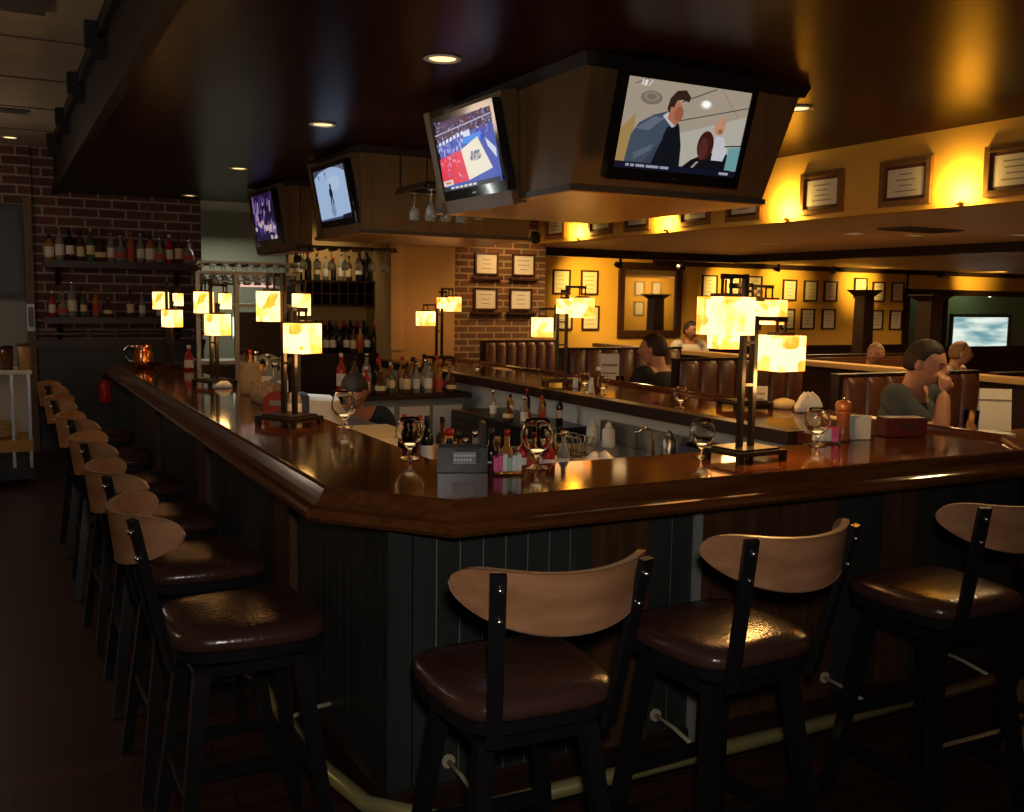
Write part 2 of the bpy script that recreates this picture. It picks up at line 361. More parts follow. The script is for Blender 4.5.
# dark boards and track rails on the seating ceiling
b = MB().box((5.15, 9.52, ZS-.09), (8.2, 9.66, ZS)).box((8.08, 1.5, ZS-.09), (8.22, 9.52, ZS)); struct(b.build('trim_10', 'dark'), 'dark beam turning across the seating ceiling', 'trim')
b = MB().box((8.2, YW-.1, ZS-.07), (19, YW-.001, ZS)); struct(b.build('trim_11', 'dark'), 'dark crown of the far wall', 'trim')
b = MB().box((18.9, 1, 0), (19.0, YW, ZS)); struct(b.build('wall_right', 'yellow'), 'right wall of the seating area', 'wall')
# lit room behind the opening
b = MB().box((13.0, 12.9, 0), (19.0, 13.0, 2.6)).box((13.0, YW+.12, 2.3), (19, 12.9, 2.4)).box((13.1, YW+.12, 0), (13.2, 12.9, 2.3)); struct(b.build('wall_beyond', mat('green_room', (.13, .15, .09), .6)), 'dim green room beyond the far opening', 'wall')
wf = struct(MB().box((13.25, YW-.05, .90), (18.25, YW+.0, .96)).box((13.25, YW-.05, 1.84), (18.25, YW+.0, 1.94)).box((13.25, YW-.05, .9), (13.36, YW+.0, 1.94)).box((18.15, YW-.05, .9), (18.25, YW, 1.94)).box((14.2, YW-.05, .9), (14.28, YW, 1.9)).build('window_1', 'dark'), 'wide dark-framed opening in the far wall', 'window')
MB().box((13.36, YW+.03, .96), (18.15, YW+.036, 1.84)).build('glass', 'glass', wf)

def window_glow():
    m, n, l, b = nt('daylight_window')
    tc = n.new('ShaderNodeTexCoord'); mp = n.new('ShaderNodeMapping'); mp.inputs['Scale'].default_value = (.35, 1, 2.2)
    ns = n.new('ShaderNodeTexNoise'); ns.inputs['Scale'].default_value = 3.2; l.new(tc.outputs['Object'], mp.inputs[0]); l.new(mp.outputs[0], ns.inputs['Vector'])
    cr = n.new('ShaderNodeValToRGB'); e = cr.color_ramp.elements
    e[0].position = .35; e[0].color = (.16, .36, .40, 1); e[1].position = .62; e[1].color = (.85, .95, .85, 1)
    l.new(ns.outputs['Fac'], cr.inputs[0]); l.new(cr.outputs[0], b.inputs['Emission Color']); b.inputs['Emission Strength'].default_value = 1.0
    b.inputs['Base Color'].default_value = (0, 0, 0, 1)
    return m
M['day'] = window_glow()
w2 = struct(MB().box((16.3, 12.86, .73), (18.05, 12.9, .79)).box((16.3, 12.86, 1.46), (18.05, 12.9, 1.52)).box((16.3, 12.86, .73), (16.36, 12.9, 1.52)).box((17.99, 12.86, .73), (18.05, 12.9, 1.52)).build('window_2', 'dark'), 'bright daylight window seen through the opening', 'window')
MB().box((16.36, 12.88, .79), (17.99, 12.89, 1.46)).build('pane', 'day', w2)
# outer shell (closes the place off)
b = MB().box((-3.1, -2.6, 0), (-3.0, 11.6, ZT)); struct(b.build('wall_left', 'tan'), 'side wall left of the aisle', 'wall')
b = MB().box((11.5, 2.9, 0), (19, 3.0, ZS)); struct(b.build('wall_near_seating', 'yellow'), 'yellow end wall of the seating area, out of view', 'wall')
b = MB().box((-3.1, -2.6, 0), (19, -2.5, ZT)); struct(b.build('wall_front', 'tan'), 'wall behind the photographer', 'wall')

# ------------------------------------------------------------------ bar top
OUT = [(.795, 8.75), (.795, 2.81), (1.107, 2.43), (3.76, 2.43), (4.07, 2.81), (4.07, 9.03)]
INN = [(1.415, 8.75), (1.415, 3.32), (1.66, 3.08), (3.12, 3.08), (3.30, 3.26), (3.30, 9.03)]
def miter(path, i, d):        # offset a path point to the inside by d
    P = [Vector((x, y)) for x, y in path]
    def nrm(a, c): t = (c-a).normalized(); return Vector((-t.y, t.x))
    if i == 0: n = nrm(P[0], P[1]); return P[0]+n*d
    if i == len(P)-1: n = nrm(P[-2], P[-1]); return P[-1]+n*d
    a, c = nrm(P[i-1], P[i]), nrm(P[i], P[i+1]); m = (a+c).normalized(); return P[i]+m*(d/m.dot(a))
def sweep(path, prof, mb, m=None, closed=True, ends=True):
    N = len(prof); L = len(path); vs = []
    for i in range(L):
        for d, z in prof:
            p = miter(path, i, d); vs.append((p.x, p.y, z))
    fs = [(i*N+j, i*N+(j+1) % N, (i+1)*N+(j+1) % N, (i+1)*N+j) for i in range(L-1) for j in range(N if closed else N-1)]
    if ends: fs += [tuple(range(N)), tuple((L-1)*N+j for j in range(N-1, -1, -1))]
    mb._new(vs, fs, m); return mb
bar = empty('bar', (2.4, 5.5, 0)); tag(bar, 'large U-shaped bar with glossy dark top and grey beadboard front', 'bar counter')
def bb(mb, name, m, label=None):
    o = mb.build(name, m, bar); o.matrix_parent_inverse = Matrix.Translation((-2.4, -5.5, 0))
    if label: o['label'] = label
    return o
mb = MB(); N = len(OUT)
top_o = [miter(OUT, i, .085) for i in range(N)]
vs = [(p.x, p.y, 1.06) for p in top_o]+[(x, y, 1.06) for x, y in INN]+[(p.x, p.y, 1.012) for p in top_o]+[(x, y, 1.012) for x, y in INN]
fs = []
for i in range(N-1):
    fs += [(i, i+1, N+i+1, N+i), (2*N+i, 3*N+i, 3*N+i+1, 2*N+i+1), (N+i, N+i+1, 3*N+i+1, 3*N+i), (i, 2*N+i, 2*N+i+1, i+1)]
fs += [(0, N, 3*N, 2*N), (N-1, 3*N-1, 4*N-1, 2*N-1)]
mb._new(vs, fs, None); bb(mb, 'bar_top', 'bar')
rail_prof = [(.085, .99), (.03, .985), (.010, .990), (0, 1.003), (.002, 1.017), (.012, 1.026), (.020, 1.029), (.030, 1.034), (.045, 1.048), (.056, 1.066), (.064, 1.079), (.073, 1.085), (.083, 1.083), (.090, 1.074), (.094, 1.060), (.085, 1.05)]
mb = sweep(OUT, rail_prof, MB()); o = bb(mb, 'arm_rail', 'rail', 'moulded glossy wooden arm rail around the bar edge')
# raised inner strip on the right arm (dark)
mb = MB().box((3.24, 3.4, 1.0), (3.34, 9.03, 1.064)); bb(mb, 'inner_lip', 'dark')
# base: beadboard boxes
def beads(mb, axis, fixed, a, c, z0, z1, step=.079, out=-1):
    n = max(1, round((c-a)/step)); s = (c-a)/n
    for i in range(n):
        p, q = a+i*s+.0022, a+(i+1)*s-.0022
        if axis == 'x':
            mb.hexa([(p, fixed, z0), (q, fixed, z0), (q, fixed+.02, z0), (p, fixed+.02, z0)], [(p, fixed, z1), (q, fixed, z1), (q, fixed+.02, z1), (p, fixed+.02, z1)], 'bead')
        else:
            mb.box((fixed, p, z0), (fixed+.02, q, z1), 'bead')
YF, XL = 2.72, 1.02
mb = MB(); mb.box((XL+.004, YF+.004, .02), (XL+.10, 8.72, 1.0), 'groove'); mb.box((XL+.004, YF+.004, .02), (3.9, YF+.10, 1.0), 'groove')
beads(mb, 'x', YF, XL, 1.74, .02, 1.0); beads(mb, 'x', YF, 1.98, 2.17, .02, 1.0); beads(mb, 'x', YF, 2.86, 3.12, .02, 1.0); beads(mb, 'x', YF, 3.30, 3.95, .02, 1.0)
beads(mb, 'y', XL, YF, 3.72, .02, 1.0)
beads(mb, 'y', XL, 3.98, 8.72, .02, 1.0)
bb(mb, 'beadboard_panel', 'bead')
for (x0, x1) in ((1.74, 1.98), (2.20, 2.86), (3.12, 3.30)):
    bb(MB().box((x0, YF-.008, .02), (x1, YF+.03, 1.0), bev=.004), 'front_board', 'post')
bb(MB().box((2.165, YF-.016, .02), (2.20, YF+.02, 1.0), bev=.004), 'front_board', 'groove', 'narrow pale upright strip')
for y in (3.72, 5.45, 7.3): bb(MB().box((XL-.03, y, .02), (XL+.03, y+.26, 1.0), bev=.006), 'side_pilaster', 'post')
mb = MB(); sweep([(XL, 8.72), (XL, YF), (3.95, YF)], [(-.012, 0), (0.03, 0), (.03, .13), (0, .13), (-.012, .115)], mb); bb(mb, 'plinth', 'dark')
# back face and inner shelving of the arms
bb(MB().box((3.95, 2.74, .0), (4.0, 9.0, 1.0)), 'side_panel', 'dark')
bb(MB().box((3.36, 3.3, .0), (3.40, 9.0, 1.0)), 'inner_panel', 'greypan', 'pale grey inner panel under the right arm')
bb(MB().box((1.34, 3.3, .0), (1.38, 8.72, 1.0)).box((1.34, 3.0, 0), (3.36, 3.04, 1.0)), 'inner_panel', 'greycab')
# foot rail
fr = empty('foot_rail', (2.3, 2.42, 0)); tag(fr, 'pale brass foot rail running round the base of the bar', 'foot rail')
def fp(mb, name, m):
    o = mb.build(name, m, fr); o.matrix_parent_inverse = Matrix.Translation((-2.3, -2.42, 0)); return o
fp(MB().tube([(.86, 8.7, .17), (.86, 2.95, .17), (.92, 2.62, .17), (1.08, 2.45, .17), (3.95, 2.45, .17)], .026, n=12), 'rail_pipe', 'brass')
for x in (1.22, 2.02, 2.83, 3.5):
    fp(MB().tube([(x, YF-.0, .20), (x, 2.60, .195), (x, 2.45, .17)], .008).lathe([(.022, 0), (.022, .012)], mx=Matrix.Translation((x, YF-.002, .20)) @ Matrix.Rotation(pi/2, 4, 'X')), 'bracket', 'hook')
for y in (3.3, 4.7, 6.2):
    fp(MB().tube([(XL, y, .20), (.94, y, .195), (.86, y, .17)], .008), 'bracket', 'hook')

# ------------------------------------------------------------------ bar stools
def make_stool():
    t = empty('bar_stool'); tag(t, 'x', 'bar stool')
    # seat cushion (front is +Y)
    def seatpts(k, n=40):
        P = []
        for i in range(n):
            a = 2*pi*i/n; c, s_ = cos(a), sin(a); e = 2.0/4.6
            x = (abs(c)**e)*(1 if c > 0 else -1)*.222*k; y = (abs(s_)**e)*(1 if s_ > 0 else -1)*.212*k
            x *= 1-.10*max(0, -y/.2)
            P.append((x, y))
        return P
    mb = MB(); rings = [(.93, .712), (.985, .716), (1.0, .730), (.985, .747), (.93, .758), (.75, .766), (.4, .768)]
    vs = []; n = 40
    for k, z in rings: vs += [(x, y, z) for x, y in seatpts(k)]
    fs = [(j*n+i, j*n+(i+1) % n, (j+1)*n+(i+1) % n, (j+1)*n+i) for j in range(len(rings)-1) for i in range(n)]
    fs += [tuple(range(n-1, -1, -1)), tuple((len(rings)-1)*n+i for i in range(n))]
    mb._new(vs, fs, None, True); mb.build('seat', 'leather', t)
    mb = MB(); mb.prism(seatpts(.97), .684, .712); mb.build('seat_rim', 'black', t)
    MB().lathe([(.10, .655), (.10, .684)], n=20).build('swivel_plate', 'black', t)
    MB().box((-.155, -.155, .625), (.155, .155, .655), bev=.004).build('leg_frame', 'black', t)
    for sx in (-1, 1):
        for sy in (-1, 1):
            MB().bar((sx*.135, sy*.135, .64), (sx*.215, sy*.215, 0), .042, .042, w2=.034, up=(0, 1, 0)).build('leg', 'black', t)
    def at(z): return .135+(.64-z)/.64*.08
    for (z, ax) in ((.30, 'x'), (.19, 'y')):
        for s_ in (-1, 1):
            k = at(z)
            p, q = ((-k, s_*k, z), (k, s_*k, z)) if ax == 'x' else ((s_*k, -k, z), (s_*k, k, z))
            MB().bar(p, q, .022, .032).build('stretcher', 'black', t)
    # back posts
    for sx in (-1, 1):
        p = Vector((sx*.145, -.214, .665)); q = Vector((sx*.180, -.304, 1.085))
        mb = MB().bar(p, q, .036, .016, up=(sx*.35, -1, 0)); po = mb.build('back_post', 'black', t)
        for f_ in (.75, .92):
            c = p.lerp(q, f_)+Vector((0, -.012, 0)); MB().sphere(c, .0075, n=6).build('bolt', 'chrome', po)
    # curved backrest, a half moon bent round the sitter
    nu, nv = 28, 6; f, bk = [], []
    def pt(u, v, off):
        a = u*R(63); rad = .270+off
        hf = .132-.050*u*u; hh = hf/2*(max(0, 1-abs(u)**6))**.5+.003       # half height
        zc = 1.100-.022*(1-u*u)-hf/2-.012*abs(u)**8
        z = zc+v*hh
        x = rad*sin(a); y = -rad*cos(a)-.062-(z-1.0)*.12
        return (x, y, z)
    vs = []; us = [sin(pi/2*(-1+2*i/nu)) for i in range(nu+1)]; vv_ = [-1+2*j/nv for j in range(nv+1)]
    for off in (-.011, .006):
        for u in us:
            for v in vv_: vs.append(pt(u, v, off))
    A = (nu+1)*(nv+1); fs = []
    for i in range(nu):
        for j in range(nv):
            k = i*(nv+1)+j; fs += [(k, k+1, k+nv+2, k+nv+1), (A+k, A+k+nv+1, A+k+nv+2, A+k+1)]
    mb = MB(); mb._new(vs, fs, None, True); vr = []
    mb.build('backrest', 'back', t)
    # pale piped rim
    loop = [(i, nv) for i in range(nu+1)]+[(nu, j) for j in range(nv-1, -1, -1)]+[(i, 0) for i in range(nu-1, -1, -1)]+[(0, j) for j in range(1, nv)]
    vs = []
    for (i, j) in loop:
        u, v = us[i], vv_[j]
        for off in (-.012, .007): vs.append(pt(u*1.008, v*1.03, off))
    L = len(loop); fs = [(2*k, 2*((k+1) % L), 2*((k+1) % L)+1, 2*k+1) for k in range(L)]
    mb = MB(); mb._new(vs, fs, None, True); mb.build('backrest_rim', 'backrim', t)
    return t
stool = make_stool()
stools = [((1.10, 2.06), -3, 'brown-seated bar stool in front of the beadboard corner, back turned to us'),
          ((1.765, 2.09), 2, 'brown-seated bar stool in the middle of the bar front'),
          ((2.665, 2.10), -2, 'brown-seated bar stool at the right of the bar front, back partly cut off'),
          ((3.46, 2.05), -10, 'bar stool at the far right edge, only its seat and legs seen'),
          ((.595, 2.78), -90, 'nearest bar stool on the left side of the bar, seat fully seen'),
          ((.59, 3.46), -88, 'second bar stool along the left side of the bar'),
          ((.59, 4.20), -91, 'third bar stool along the left side of the bar'),
          ((.58, 5.00), -87, 'fourth bar stool along the left side of the bar'),
          ((.57, 5.90), -92, 'fifth bar stool along the left side of the bar, in shadow'),
          ((.57, 6.85), -88, 'farthest bar stool along the left side of the bar, in shadow')]
for i, (p, a, lab) in enumerate(stools):
    place(stool, i > 0, (p[0], p[1], 0), R(a), lab, 'bar stools with curved tan backs around the bar')

# ------------------------------------------------------------------ lantern lamps on the bar
def make_lantern(w1=.074, w2=.066, w3=.05, o1=(-.145, -.02), o2=(.135, -.03)):
    t = empty('table_lamp'); tag(t, 'x', 'lamp')
    MB().box((-.125, -.10, .026), (.125, .10, .042), bev=.003).box((-.10, -.08, .042), (.10, .08, .050)).build('base_plate', 'bronze', t)
    for sx in (-1, 1):
        for sy in (-1, 1): MB().box((sx*.112-.011, sy*.087-.011, 0), (sx*.112+.011, sy*.087+.011, .027)).build('foot', 'bronze', t)
    posts = []
    for (x, y, h) in ((-.032, .0, .70), (.032, .004, .545)):
        posts.append(MB().box((x-.011, y-.011, .049), (x+.011, y+.011, h), bev=.002).build('post', 'bronze', t))
    MB().box((-.022, -.006, .28), (.022, .008, .290)).box((-.022, -.006, .44), (.022, .008, .45)).build('cross_bar', 'bronze', t)
    arms = [((-.032, .0), o1, .69, .545, w1, .138), ((.032, .004), o2, .535, .405, w2, .134), ((.0, .0), (.0, .085), .66, .555, w3, .10)]
    for (p, q, za, zs, hw, hh) in arms:
        mb = MB().bar((p[0], p[1], za), (q[0], q[1], za), .016, .016).box((q[0]-.028, q[1]-.006, za-.012), (q[0]+.028, q[1]+.006, za+.008))
        for dx in (-.022, .022): mb.box((q[0]+dx-.004, q[1]-.004, zs+hh/2+.008), (q[0]+dx+.004, q[1]+.004, za))
        mb.build('lamp_arm', 'bronze', t)
        k = hw
        c = MB().box((q[0]-k*.55, q[1]-k*.55, zs+hh/2), (q[0]+k*.55, q[1]+k*.55, zs+hh/2+.013)); c.build('shade_cap', 'bronze', t)
        # open-bottomed square shade with wall thickness
        mb = MB()
        for (a, bq) in (((-k, -k), (k, -k+.004)), ((-k, k-.004), (k, k)), ((-k, -k), (-k+.004, k)), ((k-.004, -k), (k, k))):
            mb.box((q[0]+a[0], q[1]+a[1], zs-hh/2), (q[0]+bq[0], q[1]+bq[1], zs+hh/2))
        mb.box((q[0]-k, q[1]-k, zs+hh/2-.004), (q[0]+k, q[1]+k, zs+hh/2))
        mb.build('lamp_shade', 'shade', t)
    return t
lp = make_lantern()
lp2 = make_lantern(.047, .060, .03, (-.09, -.02), (.118, -.03))
lanterns = [((2.52, 2.87), 4, 'nearest bronze lantern lamp, on the front arm of the bar'),
            ((1.20, 4.50), -60, 'lantern lamp nearest to us on the left arm of the bar'),
            ((1.27, 6.62), -74, 'middle lantern lamp on the left arm of the bar'),
            ((1.25, 8.35), -72, 'farthest lantern lamp on the left arm of the bar, beside the copper pitcher'),
            ((3.76, 4.30), 172, 'lantern lamp on the right arm of the bar, seen just behind the nearest lamp'),
            ((3.52, 5.95), 160, 'lantern lamp on the right arm of the bar, before the brick pillar'),
            ((3.78, 8.70), 190, 'farthest lantern lamp on the right arm of the bar, before the tan wall')]
for i, (p, a, lab) in enumerate(lanterns):
    src = lp2 if i in (1, 2, 3) else lp
    place(src, i not in (0, 1), (p[0], p[1], 1.0605), R(a), lab, 'square-shaded lantern lamps on the bar')
    if i in (0, 1, 2, 4): lamp('POINT', 'lamp_glow', (p[0]+.1*cos(R(a)), p[1]-.03, 1.06+.30), 9 if i == 0 else 2.6, (1, .52, .15), .06)

lamp('POINT', 'lamp_glow', (2.50, 2.98, 1.74), 3.2, (1, .50, .12), .06)  # two extra glows added at post height to warm the housing undersides
lamp('POINT', 'lamp_glow', (3.72, 4.18, 1.74), 3.2, (1, .50, .12), .06)
# ------------------------------------------------------------------ television housings over the bar well
def frustum(bot, top, zb, zt): return [(x, y, zb) for x, y in bot], [(x, y, zt) for x, y in top]
def housing(lab, x0, x1, y0, y1, flare, zb, gap=.0):
    t = empty('television_housing', ((x0+x1)/2, (y0+y1)/2, ZC)); tag(t, lab, 'television housing')
    inv = Matrix.Translation((-(x0+x1)/2, -(y0+y1)/2, -ZC))
    def P(mb, n, m):
        o = mb.build(n, m, t); o.matrix_parent_inverse = inv; return o
    bt, tp = frustum([(x0, y0, ), (x1, y0), (x1, y1), (x0, y1)], [(x0-.02, y0-flare), (x1+flare, y0-flare*.7), (x1+flare, y1), (x0-.02, y1)], zb+.03, ZC-.001)
    P(MB().hexa(bt, tp), 'box_panel', 'walnut')
    P(MB().box((x0-.012, y0-.012, zb+.005), (x1+.012, y1+.012, zb+.03)), 'bottom_edge', 'edge')
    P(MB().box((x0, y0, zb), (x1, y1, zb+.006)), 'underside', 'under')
    P(MB().hexa(*frustum([(x0-.02, y0-flare-.01), (x1+flare+.01, y0-flare*.7-.01), (x1+flare+.01, y1), (x0-.03, y1)], [(x0-.04, y0-flare-.03), (x1+flare+.03, y0-flare*.7-.03), (x1+flare+.03, y1), (x0-.05, y1)], ZC-.05, ZC-.001)), 'top_moulding', 'face')
    return t, P
h1, P1 = housing('large wooden television housing hanging over the bar front', 2.28, 3.38, 3.80, 5.30, .14, 2.135)
h2, P2 = housing('middle wooden television housing hanging over the bar well', 2.30, 3.62, 6.66, 7.75, .04, 2.10)
h3, P3 = housing('farthest wooden television housing, half hidden by the middle one', 2.42, 2.60, 8.9, 10.15, .0, 2.06)
def tv(center, az, tilt, W, lab, draw, surround):
    n = Vector((cos(az), sin(az), 0)); rt = (-n).cross(Vector((0, 0, 1))); up = Vector((0, 0, 1))*cos(tilt)+n*sin(tilt); nn = rt.cross(up)
    mx = Matrix(((rt.x, up.x, nn.x, 0), (rt.y, up.y, nn.y, 0), (rt.z, up.z, nn.z, 0), (0, 0, 0, 1)))
    t = bpy.data.objects.new('television', None); COL.objects.link(t); t.matrix_world = Matrix.Translation(center) @ mx
    tag(t, lab, 'television'); H = W*.5625
    bz = .032
    MB().box((-W/2-bz, -H/2-bz-.018, -.045), (W/2+bz, H/2+bz, -.004), bev=.005).build('television_body', 'tvblack', t)
    mb = MB()
    mb.box((-W/2-bz, H/2, -.006), (W/2+bz, H/2+bz, .004)).box((-W/2-bz, -H/2-bz-.018, -.006), (W/2+bz, -H/2, .004)).box((-W/2-bz, -H/2, -.006), (-W/2, H/2, .004)).box((W/2, -H/2, -.006), (W/2+bz, H/2, .004))
    bzl = mb.build('bezel', 'tvblack', t)
    MB().box((-.018, -H/2-.032, .004), (.018, -H/2-.026, .0045)).build('badge', 'steel', bzl)
    mb = MB(); mb.box((-W/2, -H/2, -.004), (W/2, H/2, -.002), emis('tv_base', (.02, .02, .03), 1))
    st = {'z': -.0015}
    cache = {}
    def E(c, s=1.0):
        k = (c, s)
        if k not in cache: cache[k] = emis('tv_colour', tuple(q**1.12 for q in c), s*.86)
        return cache[k]
    def pg(pts, c, s=1.0):
        mb.poly([((u-.5)*W, (v-.5)*H, st['z']) for u, v in pts], E(c, s)); st['z'] += .00005
    def el(cx, cy, rx, ry, c, s=1.0, a=0, n=20):
        pg([(cx+rx*cos(q)*cos(a)-ry*sin(q)*sin(a)*.56, cy+rx*cos(q)*sin(a)*1.78+ry*sin(q)*cos(a)) for q in [2*pi*i/n for i in range(n)]], c, s)
    draw(pg, el); mb.build('screen', None, t)
    if surround:
        MB().box((-W/2-bz-.07, -H/2-.12, -.075), (-W/2-bz, H/2+.07, -.0)).box((-W/2-bz-.07, -H/2-.12, -.075), (W/2+bz+.02, -H/2-bz-.018, -.0)).box((-W/2-bz, -H/2-.05, -.2), (W/2+bz, H/2+.06, -.05)).build('wooden_surround', 'walnut', t)
    return t
def draw_court(pg, el):
    rnd = random.Random(3)
    pg([(0, 0), (1, 0), (1, 1), (0, 1)], (.07, .12, .55), .9)
    pg([(0, .72), (1, .80), (1, 1), (0, 1)], (.10, .06, .12), .8)
    for i in range(170):
        u, v = rnd.random(), .66+.34*rnd.random(); c = rnd.choice([(.5, .35, .55), (.35, .3, .7), (.75, .65, .8), (.5, .08, .15), (.15, .15, .5)])
        pg([(u, v), (u+.018, v), (u+.018, v+.025), (u, v+.025)], c, .7)
    pg([(0, .82), (1, .90), (1, .915), (0, .835)], (.75, .7, .9), .8)
    for i in range(7): pg([(.04+i*.07, .66+.012*i), (.085+i*.07, .668+.012*i), (.09+i*.07, .72+.012*i), (.05+i*.07, .71+.012*i)], (.85, .88, 1), 1.0)
    pg([(.5, .70), (.62, .70), (.62, .79), (.5, .77)], (.85, .9, 1), .9)
    pg([(.43, .60), (.78, .62), (.80, .72), (.45, .68)], (.05, .30, .85), 1)
    for i in range(60):
        u, v = rnd.random()*.5, .5+.16*rnd.random(); pg([(u, v), (u+.012, v), (u+.012, v+.05), (u, v+.05)], rnd.choice([(.45, .45, .95), (.8, .8, 1), (.2, .2, .75)]), .8)
    pg([(.0, .08), (.48, .10), (.43, .54), (.02, .48)], (.85, .03, .07), 1)
    pg([(.48, .10), (.90, .20), (.74, .66), (.43, .54)], (.93, .85, .70), 1)
    pg([(.88, .50), (.99, .32), (1, .45), (.86, .62)], (.8, .85, .95), .9)
    el(.66, .40, .10, .055, (.70, .62, .52), .8)
    for i in range(14): el(.575+.16*rnd.random(), .37+.10*rnd.random(), .018, .02, (.25, .28, .5), .7)
    for i in range(45):
        u, v = .03+.36*rnd.random(), .14+.34*rnd.random(); pg([(u, v), (u+.014, v), (u+.016, v+.035), (u, v+.035)], rnd.choice([(.85, .4, .7), (.7, .2, .5), (.95, .6, .75), (.4, .1, .4)]), .9)
    pg([(.0, .0), (1, .0), (1, .07), (0, .05)], (.02, .02, .05), .6)
    pg([(.02, .07), (.2, .08), (.2, .16), (.02, .15)], (.9, .8, .75), .9); pg([(.06, .1), (.16, .1), (.15, .13), (.06, .13)], (.8, .25, .05), .9)
    for i in range(6): pg([(.14+i*.08, .02), (.20+i*.08, .02), (.20+i*.08, .05), (.14+i*.08, .05)], (.8, .82, .95), .9)
def draw_news(pg, el):
    pg([(0, 0), (1, 0), (1, 1), (0, 1)], (.44, .37, .29), .95)
    pg([(0, 0), (.12, 0), (.10, .62), (0, .42)], (.46, .30, .12), .9)
    pg([(.10, .30), (.40, .36), (.40, .55), (.10, .45)], (.40, .33, .24), .9)
    pg([(.30, .02), (1, .02), (1, .72), (.30, .36)], (.52, .49, .42), .95)
    for a, c in (((.05, .93), (.16, 1.0)), ): pg([a, (a[0]+.012, a[1]), c, (c[0]-.012, c[1])], (.12, .08, .06), .7)
    for p, q in (((.44, .80), (.70, .99)), ((.42, .58), (1.0, .83)), ((.75, .99), (.92, .72))):
        pg([p, (p[0]+.004, p[1]-.012), (q[0]+.004, q[1]-.012), q], (.18, .14, .10), .7)
    el(.20, .80, .085, .075, (.28, .24, .19), .8); el(.20, .81, .062, .052, (.36, .31, .25), .8); el(.20, .81, .036, .03, (.26, .22, .17), .8)
    el(.64, .80, .05, .055, (.62, .60, .52), 1); el(.64, .805, .033, .036, (.95, .95, .88), 1.2)
    # station marks in the corner, words unreadable
    pg([(.105, .92), (.115, .92), (.12, .985), (.11, .985)], (.8, .8, .78)); pg([(.125, .92), (.145, .92), (.15, .985), (.13, .985)], (.8, .8, .78)); pg([(.155, .92), (.162, .92), (.19, .985), (.182, .985)], (.8, .8, .78))
    # standing man in a grey-blue suit
    pg([(.07, .03), (.52, .03), (.50, .30), (.46, .52), (.42, .62), (.35, .68), (.24, .62), (.14, .52), (.09, .38)], (.085, .11, .155), .9)
    pg([(.28, .05), (.52, .03), (.50, .30), (.45, .55), (.36, .50)], (.012, .014, .022), .8)
    pg([(.12, .45), (.24, .60), (.33, .60), (.22, .44)], (.17, .20, .26), .9); pg([(.13, .18), (.28, .30), (.26, .22), (.14, .10)], (.14, .17, .23), .9); pg([(.2, .05), (.33, .34), (.35, .40), (.27, .03)], (.06, .08, .12), .9)
    pg([(.31, .62), (.40, .50), (.43, .53), (.35, .67)], (.62, .62, .64), .9)
    el(.405, .68, .05, .12, (.55, .22, .13), .9, -.12); pg([(.35, .60), (.42, .52), (.46, .62), (.37, .72)], (.50, .20, .12), .9)
    el(.435, .66, .035, .085, (.42, .15, .09), .85, -.1)
    pg([(.335, .70), (.345, .82), (.39, .91), (.46, .93), (.505, .86), (.50, .80), (.44, .82), (.40, .80), (.385, .72), (.36, .66)], (.06, .03, .022), .8)
    el(.372, .70, .012, .03, (.55, .24, .15), .9)
    # seated woman with a raised hand
    pg([(.50, .02), (.96, .02), (.93, .24), (.84, .30), (.70, .24), (.60, .16)], (.012, .012, .016), .8)
    el(.70, .34, .068, .17, (.085, .018, .014), .8); el(.685, .30, .04, .13, (.14, .04, .03), .8)
    pg([(.77, .18), (.87, .18), (.89, .30), (.84, .46), (.77, .46)], (.62, .62, .66), .95)
    el(.79, .56, .045, .085, (.60, .32, .21), .95); el(.815, .63, .016, .05, (.58, .3, .2), .95); el(.785, .65, .013, .05, (.62, .33, .22), .95); el(.80, .52, .02, .03, (.42, .16, .10), .9)
    pg([(.90, .08), (1, .08), (1, .36), (.90, .34)], (.20, .42, .44), .9); pg([(.86, .345), (1, .37), (1, .385), (.86, .36)], (.03, .03, .03), .6)
    pg([(.60, .05), (.62, .05), (.67, .15), (.65, .15)], (.5, .42, .4), .8)
    pg([(0, 0), (1, 0), (1, .075), (0, .075)], (.012, .014, .035), .8)
    x = .09
    for wd in (.025, .03, .07, .10, .07):
        pg([(x, .025), (x+wd, .025), (x+wd, .055), (x, .055)], (.45, .47, .55), .8); x += wd+.012
    pg([(.86, .02), (.94, .02), (.94, .05), (.86, .05)], (.5, .5, .6), .8)
def draw_ice(pg, el):
    pg([(0, 0), (1, 0), (1, 1), (0, 1)], (.42, .56, .78), .95)
    pg([(0, .86), (.2, .96), (.5, 1), (0, 1)], (.10, .12, .2), .7); pg([(1, .86), (.8, .96), (.6, 1), (1, 1)], (.2, .2, .3), .7)
    el(.6, .7, .2, .14, (.50, .63, .82), .95)
    el(.46, .52, .055, .11, (.03, .03, .05), .7); el(.47, .66, .03, .045, (.04, .035, .05), .7); pg([(.42, .42), (.46, .42), (.44, .26), (.41, .27)], (.04, .04, .06), .7); pg([(.47, .42), (.51, .42), (.52, .30), (.49, .28)], (.04, .04, .06), .7)
    el(.46, .18, .07, .12, (.28, .42, .60), .8); pg([(.12, .9), (.16, .8), (.17, .9)], (.12, .15, .25), .7); pg([(.35, .94), (.38, .78), (.39, .94)], (.15, .15, .25), .7)
    pg([(0, 0), (1, 0), (1, .06), (0, .03)], (.10, .12, .25), .7); pg([(.7, 0), (1, 0), (1, .09), (.72, .07)], (.02, .02, .04), .7)
